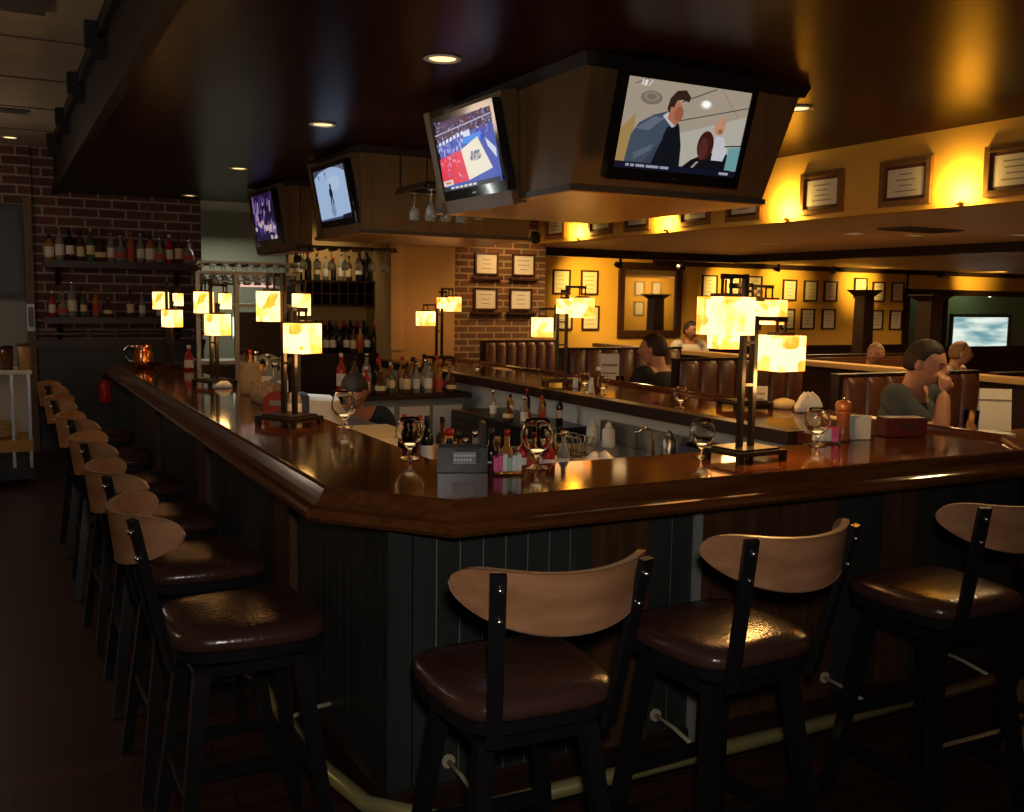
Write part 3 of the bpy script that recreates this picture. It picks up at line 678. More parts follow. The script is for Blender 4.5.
def draw_stage(pg, el):
    rnd = random.Random(9); pg([(0, 0), (1, 0), (1, 1), (0, 1)], (.025, .015, .06), .8)
    for i in range(46):
        u = rnd.random()*.9; v = rnd.random()*.8; h = .05+.25*rnd.random(); pg([(u, v), (u+.05, v), (u+.09, v+h), (u+.05, v+h)], rnd.choice([(.12, .06, .40), (.25, .12, .45), (.40, .2, .5), (.5, .35, .5), (.55, .5, .7), (.06, .03, .18)]), .7)
    for i in range(14): el(rnd.random(), rnd.random()*.45, .05, .05, (.7, .55, .6), .8)
tv((2.70, 3.55, 2.405), R(-89.5), R(16), .665, 'large flat television facing us showing a man in a suit', draw_news, False)
tv((2.16, 4.63, 2.40), R(182), R(13), .63, 'television showing a bright basketball court, left of the large one', draw_court, True)
tv((2.21, 7.05, 2.40), R(182), R(11), .655, 'television showing a pale blue picture with one small dark figure', draw_ice, True)
tv((2.31, 9.5, 2.40), R(181), R(9), .76, 'farthest television showing a dark purple stage picture', draw_stage, True)
P1(MB().box((2.33, 3.80, 2.17), (3.10, 3.84, 2.215)), 'lower_ledge', 'walnut')
P1(MB().hexa(*frustum([(2.55, 3.60), (2.90, 3.60), (2.90, 3.8), (2.55, 3.8)], [(2.55, 3.58), (2.90, 3.58), (2.90, 3.8), (2.55, 3.8)], 2.30, 2.62)), 'television_bracket', 'edge')
# stemware
def make_wineglass():
    t = empty('wine_glass'); tag(t, 'x', 'glass')
    prof = [(.001, 0), (.031, .001), (.030, .004), (.004, .008), (.0035, .075), (.012, .088), (.030, .11), (.036, .14), (.032, .175), (.0305, .175), (.0345, .14), (.028, .113), (.001, .095)]
    MB().lathe(prof, n=14).build('bowl_and_stem', mat('rack_glass', (.85, .85, .8), .05, trans=.75, ior=1.4), t)
    return t
wg = make_wineglass(); used = 0
def rack(lab, x0, x1, y0, y1, z, mtl='dark', n=5, along='x', hg=True):
    t = empty('glass_rack', ((x0+x1)/2, (y0+y1)/2, z)); tag(t, lab, 'glass rack'); inv = Matrix.Translation((-(x0+x1)/2, -(y0+y1)/2, -z))
    o = MB().box((x0, y0, z), (x1, y1, z+.02)).build('rack_board', mtl, t); o.matrix_parent_inverse = inv
    for i in range(n+1):
        if along == 'x': q = x0+(x1-x0)*i/n; m_ = MB().box((q-.01, y0, z-.02), (q+.01, y1, z))
        else: q = y0+(y1-y0)*i/n; m_ = MB().box((x0, q-.01, z-.02), (x1, q+.01, z))
        o = m_.build('rack_slat', mtl, t); o.matrix_parent_inverse = inv
    for (x, y) in (((x0+.02, y0+.02), (x1-.02, y0+.02), (x0+.02, y1-.02), (x1-.02, y1-.02)) if hg else ()):
        o = MB().box((x-.004, y-.004, z+.02), (x+.004, y+.004, ZC)).build('hanger', mtl, t); o.matrix_parent_inverse = inv
    return t
def hang(xs, ys, z, lab, grp):
    global used
    k = 0; tot = len(xs)*len(ys)
    for y in ys:
        for x in xs:
            o = place(wg, used > 0, (x, y, z), 0, lab, grp)
            o.rotation_euler = (pi, 0, 0); used += 1
rack('dark glass rack between the two nearer television housings', 2.40, 2.95, 5.75, 6.25, 2.36)
hang([2.47, 2.58, 2.69, 2.80], [5.82, 6.1], 2.34, 'stemmed glass hanging upside down between the nearer television housings', 'glasses hanging between the television housings')
rack('long glass rack in front of the wine shelves', 2.45, 3.38, 8.80, 9.02, 2.10, n=8)
hang([2.52+.132*i for i in range(7)], [8.91], 2.08, 'stemmed glass hanging in the row before the wine shelves', 'glasses hanging before the wine shelves')
rack('pale metal glass rack over the kitchen pass', 1.66, 2.60, 9.35, 9.65, 1.95, 'steel', 8, hg=False)
hang([1.72+.1*i for i in range(9)], [9.42, 9.57], 1.93, 'stemmed glass hanging over the kitchen pass', 'glasses hanging over the kitchen pass')

for (x, z, l_) in ((4.445, 1.865, 'narrow dark ledge under the upper left certificate on the brick pillar'), (4.872, 1.865, 'narrow dark ledge under the upper right certificate on the brick pillar'), (4.438, 1.515, 'narrow dark ledge under the lower left certificate on the brick pillar'), (4.845, 1.515, 'narrow dark ledge under the lower right certificate on the brick pillar')):
    tag(MB().box((x-.165, 8.985, z-.012), (x+.165, 9.049, z+.012), bev=.003).box((x-.15, 9.01, z-.024), (x+.15, 9.049, z-.012)).build('picture_ledge', 'frame'), l_, 'ledge')
# ------------------------------------------------------------------ recessed lights
def make_can():
    t = empty('recessed_light'); tag(t, 'x', 'recessed light')
    MB().lathe([(.078, -.001), (.085, -.006), (.070, -.010), (.060, -.003), (.058, -.001)], n=28).build('trim_ring', 'whitep', t)
    MB().lathe([(.001, -.002), (.058, -.002), (.058, -.0005)], n=24).build('lamp_disc', 'lightdisc', t)
    return t
can = make_can()
for i, (x, y, z, l_) in enumerate([(1.78, 4.08, ZC, 'round recessed light nearest to us in the dark canopy'), (1.815, 5.97, ZC, 'second round recessed light in the dark canopy'), (1.83, 8.36, ZC, 'third recessed light in the dark canopy, small with distance'), (1.87, 10.9, ZC, 'farthest recessed light in the dark canopy, before the brick wall'), (3.86, 4.09, ZC, 'recessed light in the canopy right of the large television'),
        (6.792, 5.763, ZS, 'recessed light in the low ceiling behind the right bulkhead frames'), (7.33, 5.2, ZS, 'recessed light in the low ceiling near the dark beam'), (6.256, 5.906, ZS, 'recessed light in the low ceiling below the framed certificate row'), (6.676, 7.366, ZS, 'recessed light in the low ceiling above the tall lamp'), (9.256, 7.189, ZS, 'recessed light beyond the dark beam, at the right'), (9.287, 9.238, ZS, 'recessed light beyond the dark beam, at the left'), (.2, 10.9, ZT, 'small recessed light in the tiled ceiling near the back wall')]):
    place(can, i > 0, (x, y, z), 0, l_, 'recessed ceiling lights')
for (x, y) in ((1.78, 4.08), (1.815, 5.97), (1.83, 8.36)):
    lamp('SPOT', 'canopy_spot', (x, y, ZC-.03), 9, (1, .62, .28), .05, target=(x, y, 0), spot=70, blend=.8)
vent = MB().box((6.0, 5.15, ZS-.012), (6.6, 5.45, ZS-.001))
for i in range(7): vent.box((6.02, 5.18+.036*i, ZS-.018), (6.58, 5.19+.036*i, ZS-.012))
tag(vent.build('ceiling_vent', 'tbar'), 'flat air vent in the low seating ceiling', 'vent')
# uplights on the bulkhead and the wash of the track spots
def make_up():
    t = empty('uplight'); tag(t, 'x', 'uplight')
    MB().lathe([(.015, -.06), (.03, -.045), (.042, -.01), (.038, -.01), (.028, -.035), (.001, -.04)], n=18).build('cup', 'gold', t)
    MB().lathe([(.001, -.036), (.024, -.034), (.024, -.022), (.001, -.018)], n=14).build('bulb', 'cove', t)
    MB().box((.0, -.01, -.055), (.06, .01, -.045)).build('bracket', 'gold', t)
    return t
upl = make_up(); UP = [3.97, 5.40, 6.83, 8.25]
for i, y in enumerate(UP):
    o = place(upl, i > 0, (XS-.03, y, ZS+.035), 0, ['uplight at the lower edge of the bulkhead, between the two frames at the far right', 'uplight on the bulkhead right of the large television housing', 'uplight on the bulkhead below the large television housing', 'farthest uplight on the bulkhead, near the brick pillar'][i], 'uplights along the yellow bulkhead')
    o.scale = (.5, .5, .5)
    lamp('SPOT', 'uplight_lamp', (XS-.10, y, ZS+.07), 17, (1, .60, .12), .03, target=(XS+.1, y, ZS+.10), spot=165, blend=.6)
def make_track():
    t = empty('track_spotlight'); tag(t, 'x', 'spotlight')
    MB().box((-.012, -.012, -.05), (.012, .012, 0)).build('stem', 'black', t)
    MB().lathe([(.022, -.02), (.034, .0), (.036, .08), (.031, .08), (.02, .0)], n=14, mx=Matrix.Translation((0, .0, -.085)) @ Matrix.Rotation(R(-75), 4, 'X')).build('lamp_head', 'black', t)
    return t
tr = make_track()
TR = [((6.45, 9.6), 'black track spotlight on the beam left of the mirror'), ((7.35, 9.6), 'black track spotlight on the beam above the mirror'), ((10.2, 11.05), 'black track spotlight above the certificates right of the tall lamp'), ((11.3, 11.05), 'black track spotlight above the far certificates'), ((13.7, 11.05), 'black track spotlight left over the dark-framed opening')]
for i, ((x, y), l_) in enumerate(TR): place(tr, i > 0, (x, y, ZS-.09 if y < 10 else ZS), 0, l_, 'track spotlights')
for (x, y, tx, tz, e) in ((6.5, 10.4, 7.3, 1.75, 120), (9.2, 10.6, 9.6, 1.8, 80), (10.4, 10.6, 10.6, 2.0, 70), (12.2, 10.6, 12.2, 2.0, 80), (14.6, 10.5, 14.9, 2.2, 60), (17, 10.5, 17.2, 2.2, 50)):
    lamp('SPOT', 'track_lamp', (x, y, 2.13), e, (1, .62, .12), .04, target=(tx, YW, tz), spot=75, blend=1)
lamp('SPOT', 'pillar_spot', (4.65, 8.2, 2.35), 34, (1, .60, .22), .05, target=(4.7, 9.05, 1.8), spot=85, blend=1)
lamp('SPOT', 'wine_spot', (2.9, 9.3, 2.5), 16, (1, .75, .4), .05, target=(3.0, 9.8, 1.6), spot=100, blend=1)
spk = empty('wall_speaker', (5.0, 9.03, 2.30)); tag(spk, 'small round black speaker on the brick pillar beside the bulkhead', 'speaker')
mxs = Matrix.Rotation(pi/2, 4, 'X')
MB().lathe([(.055, -.02), (.062, .0), (.060, .02), (.048, .022), (.03, .012), (.001, .016)], n=22, mx=mxs).build('speaker_ring', 'black', spk)
MB().box((-.01, .0, -.02), (.01, .018, .02)).build('bracket', 'black', spk)

# ------------------------------------------------------------------ framed certificates and mirror
def frame(loc, w_, h_, fw, facing, fm, mm, lab, grp, lines=4, mw=.02, inner=None):
    t = empty('framed_certificate', loc, {'-y': 0, '-x': R(-90), '+y': R(180)}[facing]); tag(t, lab, 'framed certificate', grp)   # local front is -Y
    mb = MB()
    for a, c in (((-w_/2, h_/2-fw), (w_/2, h_/2)), ((-w_/2, -h_/2), (w_/2, -h_/2+fw)), ((-w_/2, -h_/2+fw), (-w_/2+fw, h_/2-fw)), ((w_/2-fw, -h_/2+fw), (w_/2, h_/2-fw))):
        mb.box((a[0], -.028, a[1]), (c[0], -.002, c[1]))
        k = fw*.35
    if inner:
        k = fw*.3
        for a, c in (((-w_/2+fw-k, h_/2-fw), (w_/2-fw+k, h_/2-fw+k)), ((-w_/2+fw-k, -h_/2+fw-k), (w_/2-fw+k, -h_/2+fw))): mb.box((a[0], -.034, a[1]), (c[0], -.028, c[1]))
    mb.build('frame_moulding', fm, t)
    MB().box((-w_/2+fw, -.012, -h_/2+fw), (w_/2-fw, -.002, h_/2-fw)).build('mount', mm, t)
    p = fw+mw
    pm = MB().box((-w_/2+p, -.014, -h_/2+p), (w_/2-p, -.012, h_/2-p)).build('certificate', 'paper', t)
    mb = MB(); rnd = random.Random(int(loc[0]*100+loc[1]*31)); W_ = w_-2*p; H_ = h_-2*p
    for i in range(lines):
        z = H_/2-H_*(i+1)/(lines+1); q = W_*(.18+.17*rnd.random()); mb.box((-q, -.0145, z-.004), (q, -.014, z+.003))
    mb.build('text_lines', 'ink', pm)
    return t
sofl = ['framed certificate at the far right end of the bulkhead, cut by the picture edge', 'gold-framed certificate with dark mount left of the bright right uplight', 'gold-framed certificate just right of the bright middle uplight', 'gold-framed certificate partly hidden by the large television housing corner', 'gold-framed certificate under the large television, rightmost of its pair', 'gold-framed certificate under the large television, leftmost of its pair', 'small-looking gold frame right of the far bulkhead uplight', 'gold-framed certificate nearest the brick pillar on the bulkhead']
for i, y in enumerate([3.62, 4.37, 5.07, 5.86, 6.45, 7.25, 7.85, 8.68]):
    frame((XS, y, 2.415), .39, .285, .035, '-x', 'gold', 'matb' if i in (1, 3, 4, 5) else 'matb', sofl[i], 'gold frames along the bulkhead', 4, .022, True)
for i, (x, z) in enumerate([(4.445, 2.014), (4.872, 2.014), (4.438, 1.66), (4.845, 1.66)]):
    frame((x, 9.05, z), .265, .225, .018, '-y', 'frame', 'paper', ['upper left', 'upper right', 'lower left', 'lower right'][i]+' certificate of the four framed on the brick pillar', 'certificates on the brick pillar', 3, .004)
names = {(6.717, 1.905): 'upper left certificate left of the mirror', (7.157, 1.905): 'upper right certificate left of the mirror, beside the light pool', (6.76, 1.43): 'lower left certificate left of the mirror, mostly behind a lamp', (7.186, 1.43): 'lower right certificate left of the mirror'}
for (x, z), l_ in names.items(): frame((x, YW, z), .275, .33, .022, '-y', 'frame', 'paper', l_, 'certificates on the yellow far wall', 4, .004)
gl = [(9.209, 1.90, 'upper far-wall certificate directly right of the mirror, behind the tall lamp top'), (9.636, 1.905, 'upper far-wall certificate behind the tall lamp arm'), (10.056, 1.905, 'upper far-wall certificate just right of the tall lamp post'), (10.75, 1.87, 'upper far-wall certificate above the lamp shade at the right'), (11.18, 1.865, 'upper left of the four certificates right of the tall lamp'), (11.60, 1.865, 'upper right of the four certificates right of the tall lamp'),
      (10.06, 1.43, 'lower far-wall certificate behind the tall lamp posts'), (10.736, 1.43, 'lower far-wall certificate behind the right lamp shades'), (11.146, 1.433, 'lower left of the four certificates right of the tall lamp'), (11.587, 1.433, 'lower right of the four certificates right of the tall lamp'),
      (12.246, 1.93, 'certificate half hidden behind the dark column top'), (12.654, 1.878, 'upper left of the four certificates right of the dark column'), (13.09, 1.88, 'upper right of the four certificates right of the dark column'), (12.644, 1.424, 'lower left of the four certificates right of the dark column'), (13.08, 1.424, 'lower right of the four certificates right of the dark column')]
for x, z, l_ in gl: frame((x, YW, z), .28, .32, .022, '-y', 'frame', 'paper', l_, 'certificates on the yellow far wall', 4, .004)
for x, z, l_ in ((13.85, 1.98, 'upper left'), (14.35, 1.98, 'upper right'), (13.85, 1.50, 'lower left'), (14.35, 1.50, 'lower right')): frame((x, 3.0, z), .28, .34, .022, '+y', 'frame', 'paper', l_+' of the four certificates on the near end wall, seen in the mirror', 'certificates on the near end wall', 4, .004)
lamp('SPOT', 'end_wall_fill', (14.1, 4.2, 2.15), 90, (1, .62, .2), .05, target=(14.1, 3.0, 1.8), spot=110, blend=1)  # added to light the end wall that the mirror reflects
mr = empty('wall_mirror', (8.16, YW, 1.68)); tag(mr, 'large dark-framed mirror on the yellow wall', 'mirror')
mb = MB()
for a, c in (((-.54, .42), (.54, .52)), ((-.54, -.52), (.54, -.42)), ((-.54, -.42), (-.44, .42)), ((.44, -.42), (.54, .42))): mb.box((a[0], -.05, a[1]), (c[0], -.002, c[1]), bev=.01)
mb.build('mirror_frame', 'frame', mr)
MB().box((-.44, -.012, -.42), (.44, -.004, .42)).build('mirror_glass', 'mirror', mr)

# ------------------------------------------------------------------ booths, tables, columns
def booth(y, face, lab, x0=4.38, x1=5.55, z0=.16, top=1.25):
    # back stands at y; bench in direction face (+1 / -1)
    t = empty('booth_bench', ((x0+x1)/2, y, z0)); tag(t, lab, 'booth', 'leather booth benches beside the bar')
    w_ = (x1-x0)/2; h = top-z0
    MB().box((-w_-.03, -.03, 0), (w_+.03, .03, h-.015)).box((-w_-.035, -.04, h-.018), (w_+.035, .04, h)).build('back_frame', 'dark', t)
    n = 7; s_ = 2*w_/n
    for side in (-1, 1):
        mb = MB()
        for i in range(n):
            xc = -w_+s_*(i+.5); prof = []
            for z in (.42, .5, h-.12, h-.05): pass
            vs = []; 
            for z, dd in ((.40, .02), (.44, .055), (h-.06, .055), (h-.02, .02)):
                for k in range(7):
                    a = pi*k/6; vs.append((xc-s_*.49*cos(a), side*(.03+dd*sin(a)**.6), z))
            fs = [(j*7+k, j*7+k+1, (j+1)*7+k+1, (j+1)*7+k) for j in range(3) for k in range(6)]
            mb._new(vs, fs, None, True)
        mb.build('channelled_backrest', 'booth', t)
    y0, y1 = (.09, .52) if face > 0 else (-.52, -.09)
    MB().box((-w_, y0, .30), (w_, y1, .46), bev=.03).build('seat_cushion', 'booth', t)
    MB().box((-w_+.01, min(y0, y1)+.02, 0), (w_-.01, max(y0, y1)-.02, .30)).build('seat_base', 'dark', t)
    return t
booth(4.20, -1, 'brown channelled leather booth back behind the man in the charcoal T-shirt')
booth(5.75, 1, 'brown channelled leather booth back right of the man in black')
booth(7.30, 1, 'dark leather booth back behind the lantern lamp near the brick pillar')
booth(8.78, 1, 'reddish leather booth back directly under the brick pillar', 4.3, 5.1)
def table(x, y, lab, z0=.16, top=.95):
    t = empty('dining_table', (x, y, z0)); tag(t, lab, 'table'); h = top-z0
    MB().box((-.46, -.30, h-.035), (.46, .30, h), bev=.006).build('table_top', 'rail', t)
    MB().lathe([(.26, 0), (.25, .02), (.05, .04), (.04, .08), (.04, h-.06), (.12, h-.035)], n=20).build('pedestal', 'black', t)
table(4.88, 3.36, 'dark table in front of the man in the charcoal T-shirt')
table(4.92, 6.72, 'dark table in front of the man in black')
table(4.92, 8.14, 'dark table between the two far booths')
# half wall with a lit cap between the booth rows
hw = empty('booth_divider', (6.6, 6.0, .16)); tag(hw, 'dark half wall with a warm-lit wooden cap behind the booths', 'half wall')
MB().box((-.06, -3.0, 0), (.06, 4.2, .94)).build('divider_panel', 'dark', hw)
MB().box((-.10, -3.05, .94), (.10, 4.25, .985), bev=.006).build('divider_cap', mat('cap_wood', (.42, .26, .11), .35), hw)
for (x, y, l_) in ((8.6, 8.0, 'dark booth block behind the half wall, middle of the room'), (8.6, 5.4, 'dark booth block behind the half wall at the right')):
    t = empty('booth_bench', (x, y, .16)); tag(t, l_, 'booth')
    MB().box((-1.2, -.05, 0), (1.2, .05, .95)).build('back_frame', 'dark', t)
    MB().box((-1.15, -.16, .40), (1.15, -.05, .92), bev=.03).build('backrest', 'booth', t)
    MB().box((-1.15, -.60, 0), (1.15, -.16, .45), bev=.03).build('seat_cushion', 'booth', t)
def column(x, y, lab, h=1.90, r=.10):
    t = empty('column', (x, y, .16)); tag(t, lab, 'column', 'dark columns in the seating area'); h -= .16
    MB().hexa(*frustum([(-r*1.15, -r*1.15), (r*1.15, -r*1.15), (r*1.15, r*1.15), (-r*1.15, r*1.15)], [(-r, -r), (r, -r), (r, r), (-r, r)], 0, h-.08)).build('shaft', 'dark', t)
    MB().hexa(*frustum([(-r*1.1, -r*1.1), (r*1.1, -r*1.1), (r*1.1, r*1.1), (-r*1.1, r*1.1)], [(-r*1.7, -r*1.7), (r*1.7, -r*1.7), (r*1.7, r*1.7), (-r*1.7, r*1.7)], h-.08, h-.02)).box((-r*1.8, -r*1.8, h-.02), (r*1.8, r*1.8, h)).build('capital', 'dark', t)
column(10.3, 9.5, 'dark square column with flared capital between the certificate groups', 1.86, .088)
column(10.36, 8.5, 'dark square column before the dark-framed opening', 1.80, .105)

# ------------------------------------------------------------------ people
def chain(bmv, chains):
    pass
def skin_mesh(chains, sub=1):
    """chains: list of (points, radii); returns mesh data of merged skinned limbs"""
    out = bmesh.new()
    for pts, rad in chains:
        me = bpy.data.meshes.new('tmp'); me.from_pydata([tuple(p) for p in pts], [(i, i+1) for i in range(len(pts)-1)], [])
        ob = bpy.data.objects.new('tmp', me); COL.objects.link(ob)
        ob.modifiers.new('s', 'SKIN'); sv = me.skin_vertices[0].data
        for i, r in enumerate(rad): sv[i].radius = r if isinstance(r, tuple) else (r, r)
        sv[0].use_root = True
        m2 = ob.modifiers.new('u', 'SUBSURF'); m2.levels = sub+1
        dg = bpy.context.evaluated_depsgraph_get(); ev = ob.evaluated_get(dg); em = bpy.data.meshes.new_from_object(ev)
        out.from_mesh(em); bpy.data.objects.remove(ob); bpy.data.meshes.remove(em)
    return out
def head_verts(bm, c, s, yaw, pitch=0):
    """head facing +Y in its own frame, s = head height"""
    n, k = 28, 20
    mx = Matrix.Translation(c) @ Matrix.Rotation(yaw, 4, 'Z') @ Matrix.Rotation(pitch, 4, 'X')
    vs = []
    for j in range(k+1):
        ph = pi*j/k; z = -cos(ph)
        for i in range(n):
            a = 2*pi*i/n; x = sin(ph)*cos(a); y = sin(ph)*sin(a)
            X = x*.36; Y = y*.44; Z = z*.5
            if z < -.1: X *= 1-.30*(-z-.1); Y = Y*(1-.12*(-z-.1))+(.03 if y > 0 else 0)
            if y < 0 and z < -.3: Y *= .72
            fr = max(0, y)
            g = lambda zz, sg: math.exp(-((z-zz)/sg)**2)
            ax = abs(x)
            Y += fr*math.exp(-(ax/.16)**2)*(.13*g(-.22, .16)+.05*g(-.05, .14))       # nose
            Y -= fr*math.exp(-((ax-.36)/.17)**2)*.055*g(.0, .11)                      # eye sockets
            Y += fr*.025*g(.17, .09)*math.exp(-(ax/.5)**4)                            # brow
            Y += fr*math.exp(-(ax/.26)**2)*(.045*g(-.52, .06)+.04*g(-.64, .06)-.03*g(-.58, .03))  # lips
            Y += fr*math.exp(-(ax/.3)**2)*.06*g(-.88, .12)                            # chin
            vs.append(mx @ Vector((X*s, Y*s, Z*s)))
    vv = [bm.verts.new(v) for v in vs]
    for j in range(k):
        for i in range(n):
            try: bm.faces.new([vv[j*n+i], vv[j*n+(i+1) % n], vv[(j+1)*n+(i+1) % n], vv[(j+1)*n+i]])
            except ValueError: pass
    for sx in (-1, 1):                                                        # ears
        e = bmesh.ops.create_uvsphere(bm, u_segments=10, v_segments=8, radius=1)
        for v in e['verts']: v.co = mx @ Vector(((sx*.375+v.co.x*.035)*s, (-.03+v.co.y*.075)*s, (-.03+v.co.z*.13)*s))
    return mx
def finish(bm, name, m, parent, voxel):
    me = bpy.data.meshes.new(name); bmesh.ops.remove_doubles(bm, verts=bm.verts, dist=1e-5); bmesh.ops.recalc_face_normals(bm, faces=bm.faces)
    bm.to_mesh(me); bm.free(); ob = bpy.data.objects.new(name, me); COL.objects.link(ob)
    rm = ob.modifiers.new('r', 'REMESH'); rm.mode = 'VOXEL'; rm.voxel_size = voxel; rm.use_smooth_shade = True
    sm = ob.modifiers.new('m', 'SMOOTH'); sm.iterations = 3; sm.factor = .5
    dg = bpy.context.evaluated_depsgraph_get(); em = bpy.data.meshes.new_from_object(ob.evaluated_get(dg))
    bpy.data.objects.remove(ob); em.materials.clear(); em.materials.append(M[m]); em.name = name
    for p in em.polygons: p.use_smooth = True
    o = bpy.data.objects.new(name, em); COL.objects.link(o)
    if parent: o.parent = parent
    return o
def hand(chains, wrist, d, palm, curl=.9, side=1):
    """five fingers from the palm; d = hand direction, palm = palm normal"""
    d = Vector(d).normalized(); pn = Vector(palm); pn = (pn-d*pn.dot(d)).normalized(); s_ = d.cross(pn)*side; wv = Vector(wrist)
    chains.append(([wv, wv+d*.045, wv+d*.085], [(.026, .026), (.038, .022), (.036, .020)]))
    for i, (off, ln) in enumerate(((-.030, .070), (-.010, .080), (.010, .076), (.028, .060))):
        b0 = wv+d*.075+s_*off; a1 = curl*.55; a2 = curl*1.15; a3 = curl*1.6
        p1 = b0+(d*cos(a1)+pn*sin(a1))*ln*.45; p2 = p1+(d*cos(a2)+pn*sin(a2))*ln*.32; p3 = p2+(d*cos(a3)+pn*sin(a3))*ln*.25
        chains.append(([b0-d*.02, b0, p1, p2, p3], [.0095, .0095, .0088, .008, .0068]))
    t0 = wv+d*.025-s_*.026; t1 = t0+(d*.55-s_*.65+pn*.35).normalized()*.038; t2 = t1+(d*.85-s_*.2+pn*.45).normalized()*.034
    chains.append(([t0, t1, t2], [.014, .0105, .008]))
def person(loc, rz, lab, skin, hair, top, arms, head_yaw=0, head_pitch=0, lean=0, s=1.0, bald=False, vox=.009, beard=False, fall=1.0, bulk=1.0):
    """seated person, hips at the origin of the Empty, facing +Y"""
    t = empty('person', loc, rz); tag(t, lab, 'person')
    hip = Vector((0, 0, .10)); ch = Vector((0, lean*.30, .42)); nk = Vector((0, lean*.40-.01, .59)); hd = Vector((0, lean*.44+.03, .675))
    ch0 = []
    ch0.append(([hip-Vector((0, 0, .06)), hip, Vector((0, lean*.12, .22)), ch, ch+Vector((0, .0, .10)), nk-Vector((0, 0, .03)), nk+Vector((0, 0, .05)), hd-Vector((0, .01, .02))], [(.15, .12), (.165, .13), (.15, .12), (.17, .125), (.15, .10), (.065, .062), (.056, .058), (.06, .06)]))
    sh = []
    for sx in (-1, 1):
        shd = ch+Vector((sx*.185*bulk, -.005, .125)); sh.append(shd)
        ch0.append(([ch+Vector((sx*.06, 0, .11)), shd, shd+Vector((sx*.012, 0, -.05))], [.06, .058, .05]))
    for sx in (-1, 1):
        kn = Vector((sx*.13, .46, .08)); ft = Vector((sx*.13, .42, -.36))
        ch0.append(([Vector((sx*.09, 0, .05)), Vector((sx*.11, .22, .075)), kn, Vector((sx*.13, .45, -.14)), ft, ft+Vector((0, .16, -.035))], [.088, .08, .06, .055, .04, .038]))
    sl = []
    for k, sx in enumerate((-1, 1)):
        el, wr, hdv, pn, cu = arms[k]; el = Vector(el); wr = Vector(wr)
        ch0.append(([sh[k], sh[k].lerp(el, .5), el, el.lerp(wr, .35), wr], [.052*bulk, .050*bulk, .042*bulk, .043*bulk, .028*bulk]))
        hand(ch0, wr, hdv, pn, cu, side=sx)
        sl.append(([ch+Vector((sx*.08, 0, .10)), sh[k]+Vector((sx*.004, 0, .004)), sh[k].lerp(el, .5), sh[k].lerp(el, .78*fall)], [.074*bulk, .074*bulk, .070*bulk, .068*bulk]))
    bm = skin_mesh(ch0); mx = head_verts(bm, hd+Vector((0, .01, .035)), .238*s, head_yaw, head_pitch)
    body = finish(bm, 'body', skin, t, vox)
    bm = skin_mesh([([hip-Vector((0, 0, .07)), hip, Vector((0, lean*.12, .22)), ch, ch+Vector((0, 0, .10)), nk-Vector((0, .0, .045))], [(.17*bulk, .14*bulk), (.182*bulk, .15*bulk), (.168*bulk, .14*bulk), (.188*bulk, .145*bulk), (.168*bulk, .12), (.078, .074)])]+sl)
    finish(bm, 'shirt', top, t, .012)
    bm = skin_mesh([([Vector((sx*.09, 0, .05)), Vector((sx*.11, .22, .075)), Vector((sx*.13, .46, .08)), Vector((sx*.13, .45, -.14)), Vector((sx*.13, .42, -.33))], [.102, .093, .075, .068, .06]) for sx in (-1, 1)])
    finish(bm, 'trousers', 'denim', t, .014)
    for sx in (-1, 1): MB().box((sx*.13-.045, .36, -.41), (sx*.13+.045, .63, -.33), bev=.025).build('shoe', 'black', t)
    # hair cap
    hs = .238*s; mb = MB(); n = 28; vs = []; K = 12
    for j in range(K+1):
        for i in range(n):
            a = 2*pi*i/n; y_ = sin(a)
            low = .60+.05*sin(5*a) if y_ > .5 else (.60-(.5-y_)*1.5 if y_ > .05 else -.075-(.05-y_)*1.0)        # hairline: high in front, low at the nape
            if bald: low = max(.05, low+.20) if y_ > -.2 else low
            low = max(-.42, low); ph0 = math.acos(max(-1, min(1, low))); ph = ph0*(1-j/K)
            z = cos(ph); q = sin(ph); r_ = 1.0+.06*min(1, j/3)+.012*sin(9*a+2*j)
            X, Y = q*cos(a)*.36, q*sin(a)*.44
            if z < -.1: X *= 1-.30*(-z-.1)
            vs.append(mx @ Vector((X*hs*r_, Y*hs*r_-.004, z*.5*hs*r_)))
    fs = [(j*n+i, j*n+(i+1) % n, (j+1)*n+(i+1) % n, (j+1)*n+i) for j in range(K) for i in range(n)]
    mb._new(vs, fs, None, True); hr = mb.build('hair', hair, t)
    sd = hr.modifiers.new('thickness', 'SOLIDIFY'); sd.thickness = .006; sd.offset = 0
    # eyes, brows and mouth
    ft = MB()
    for sx in (-1, 1): ft.sphere(mx @ Vector((sx*.13*hs, .335*hs, .005*hs)), .0115*s, 'whitep', n=8).sphere(mx @ Vector((sx*.13*hs, .375*hs, .003*hs)), .006*s, 'hair', n=6)
    ft.build('eyes', None, t)
    for sx in (-1, 1): MB().bar(mx @ Vector((sx*.06*hs, .43*hs, .085*hs)), mx @ Vector((sx*.20*hs, .385*hs, .09*hs)), .007, .007).build('eyebrow', hair, t)
    MB().bar(mx @ Vector((-.07*hs, .445*hs, -.29*hs)), mx @ Vector((.07*hs, .445*hs, -.29*hs)), .008, .006).build('mouth', mat('lip', (.35, .12, .09), .5), t)
    return t
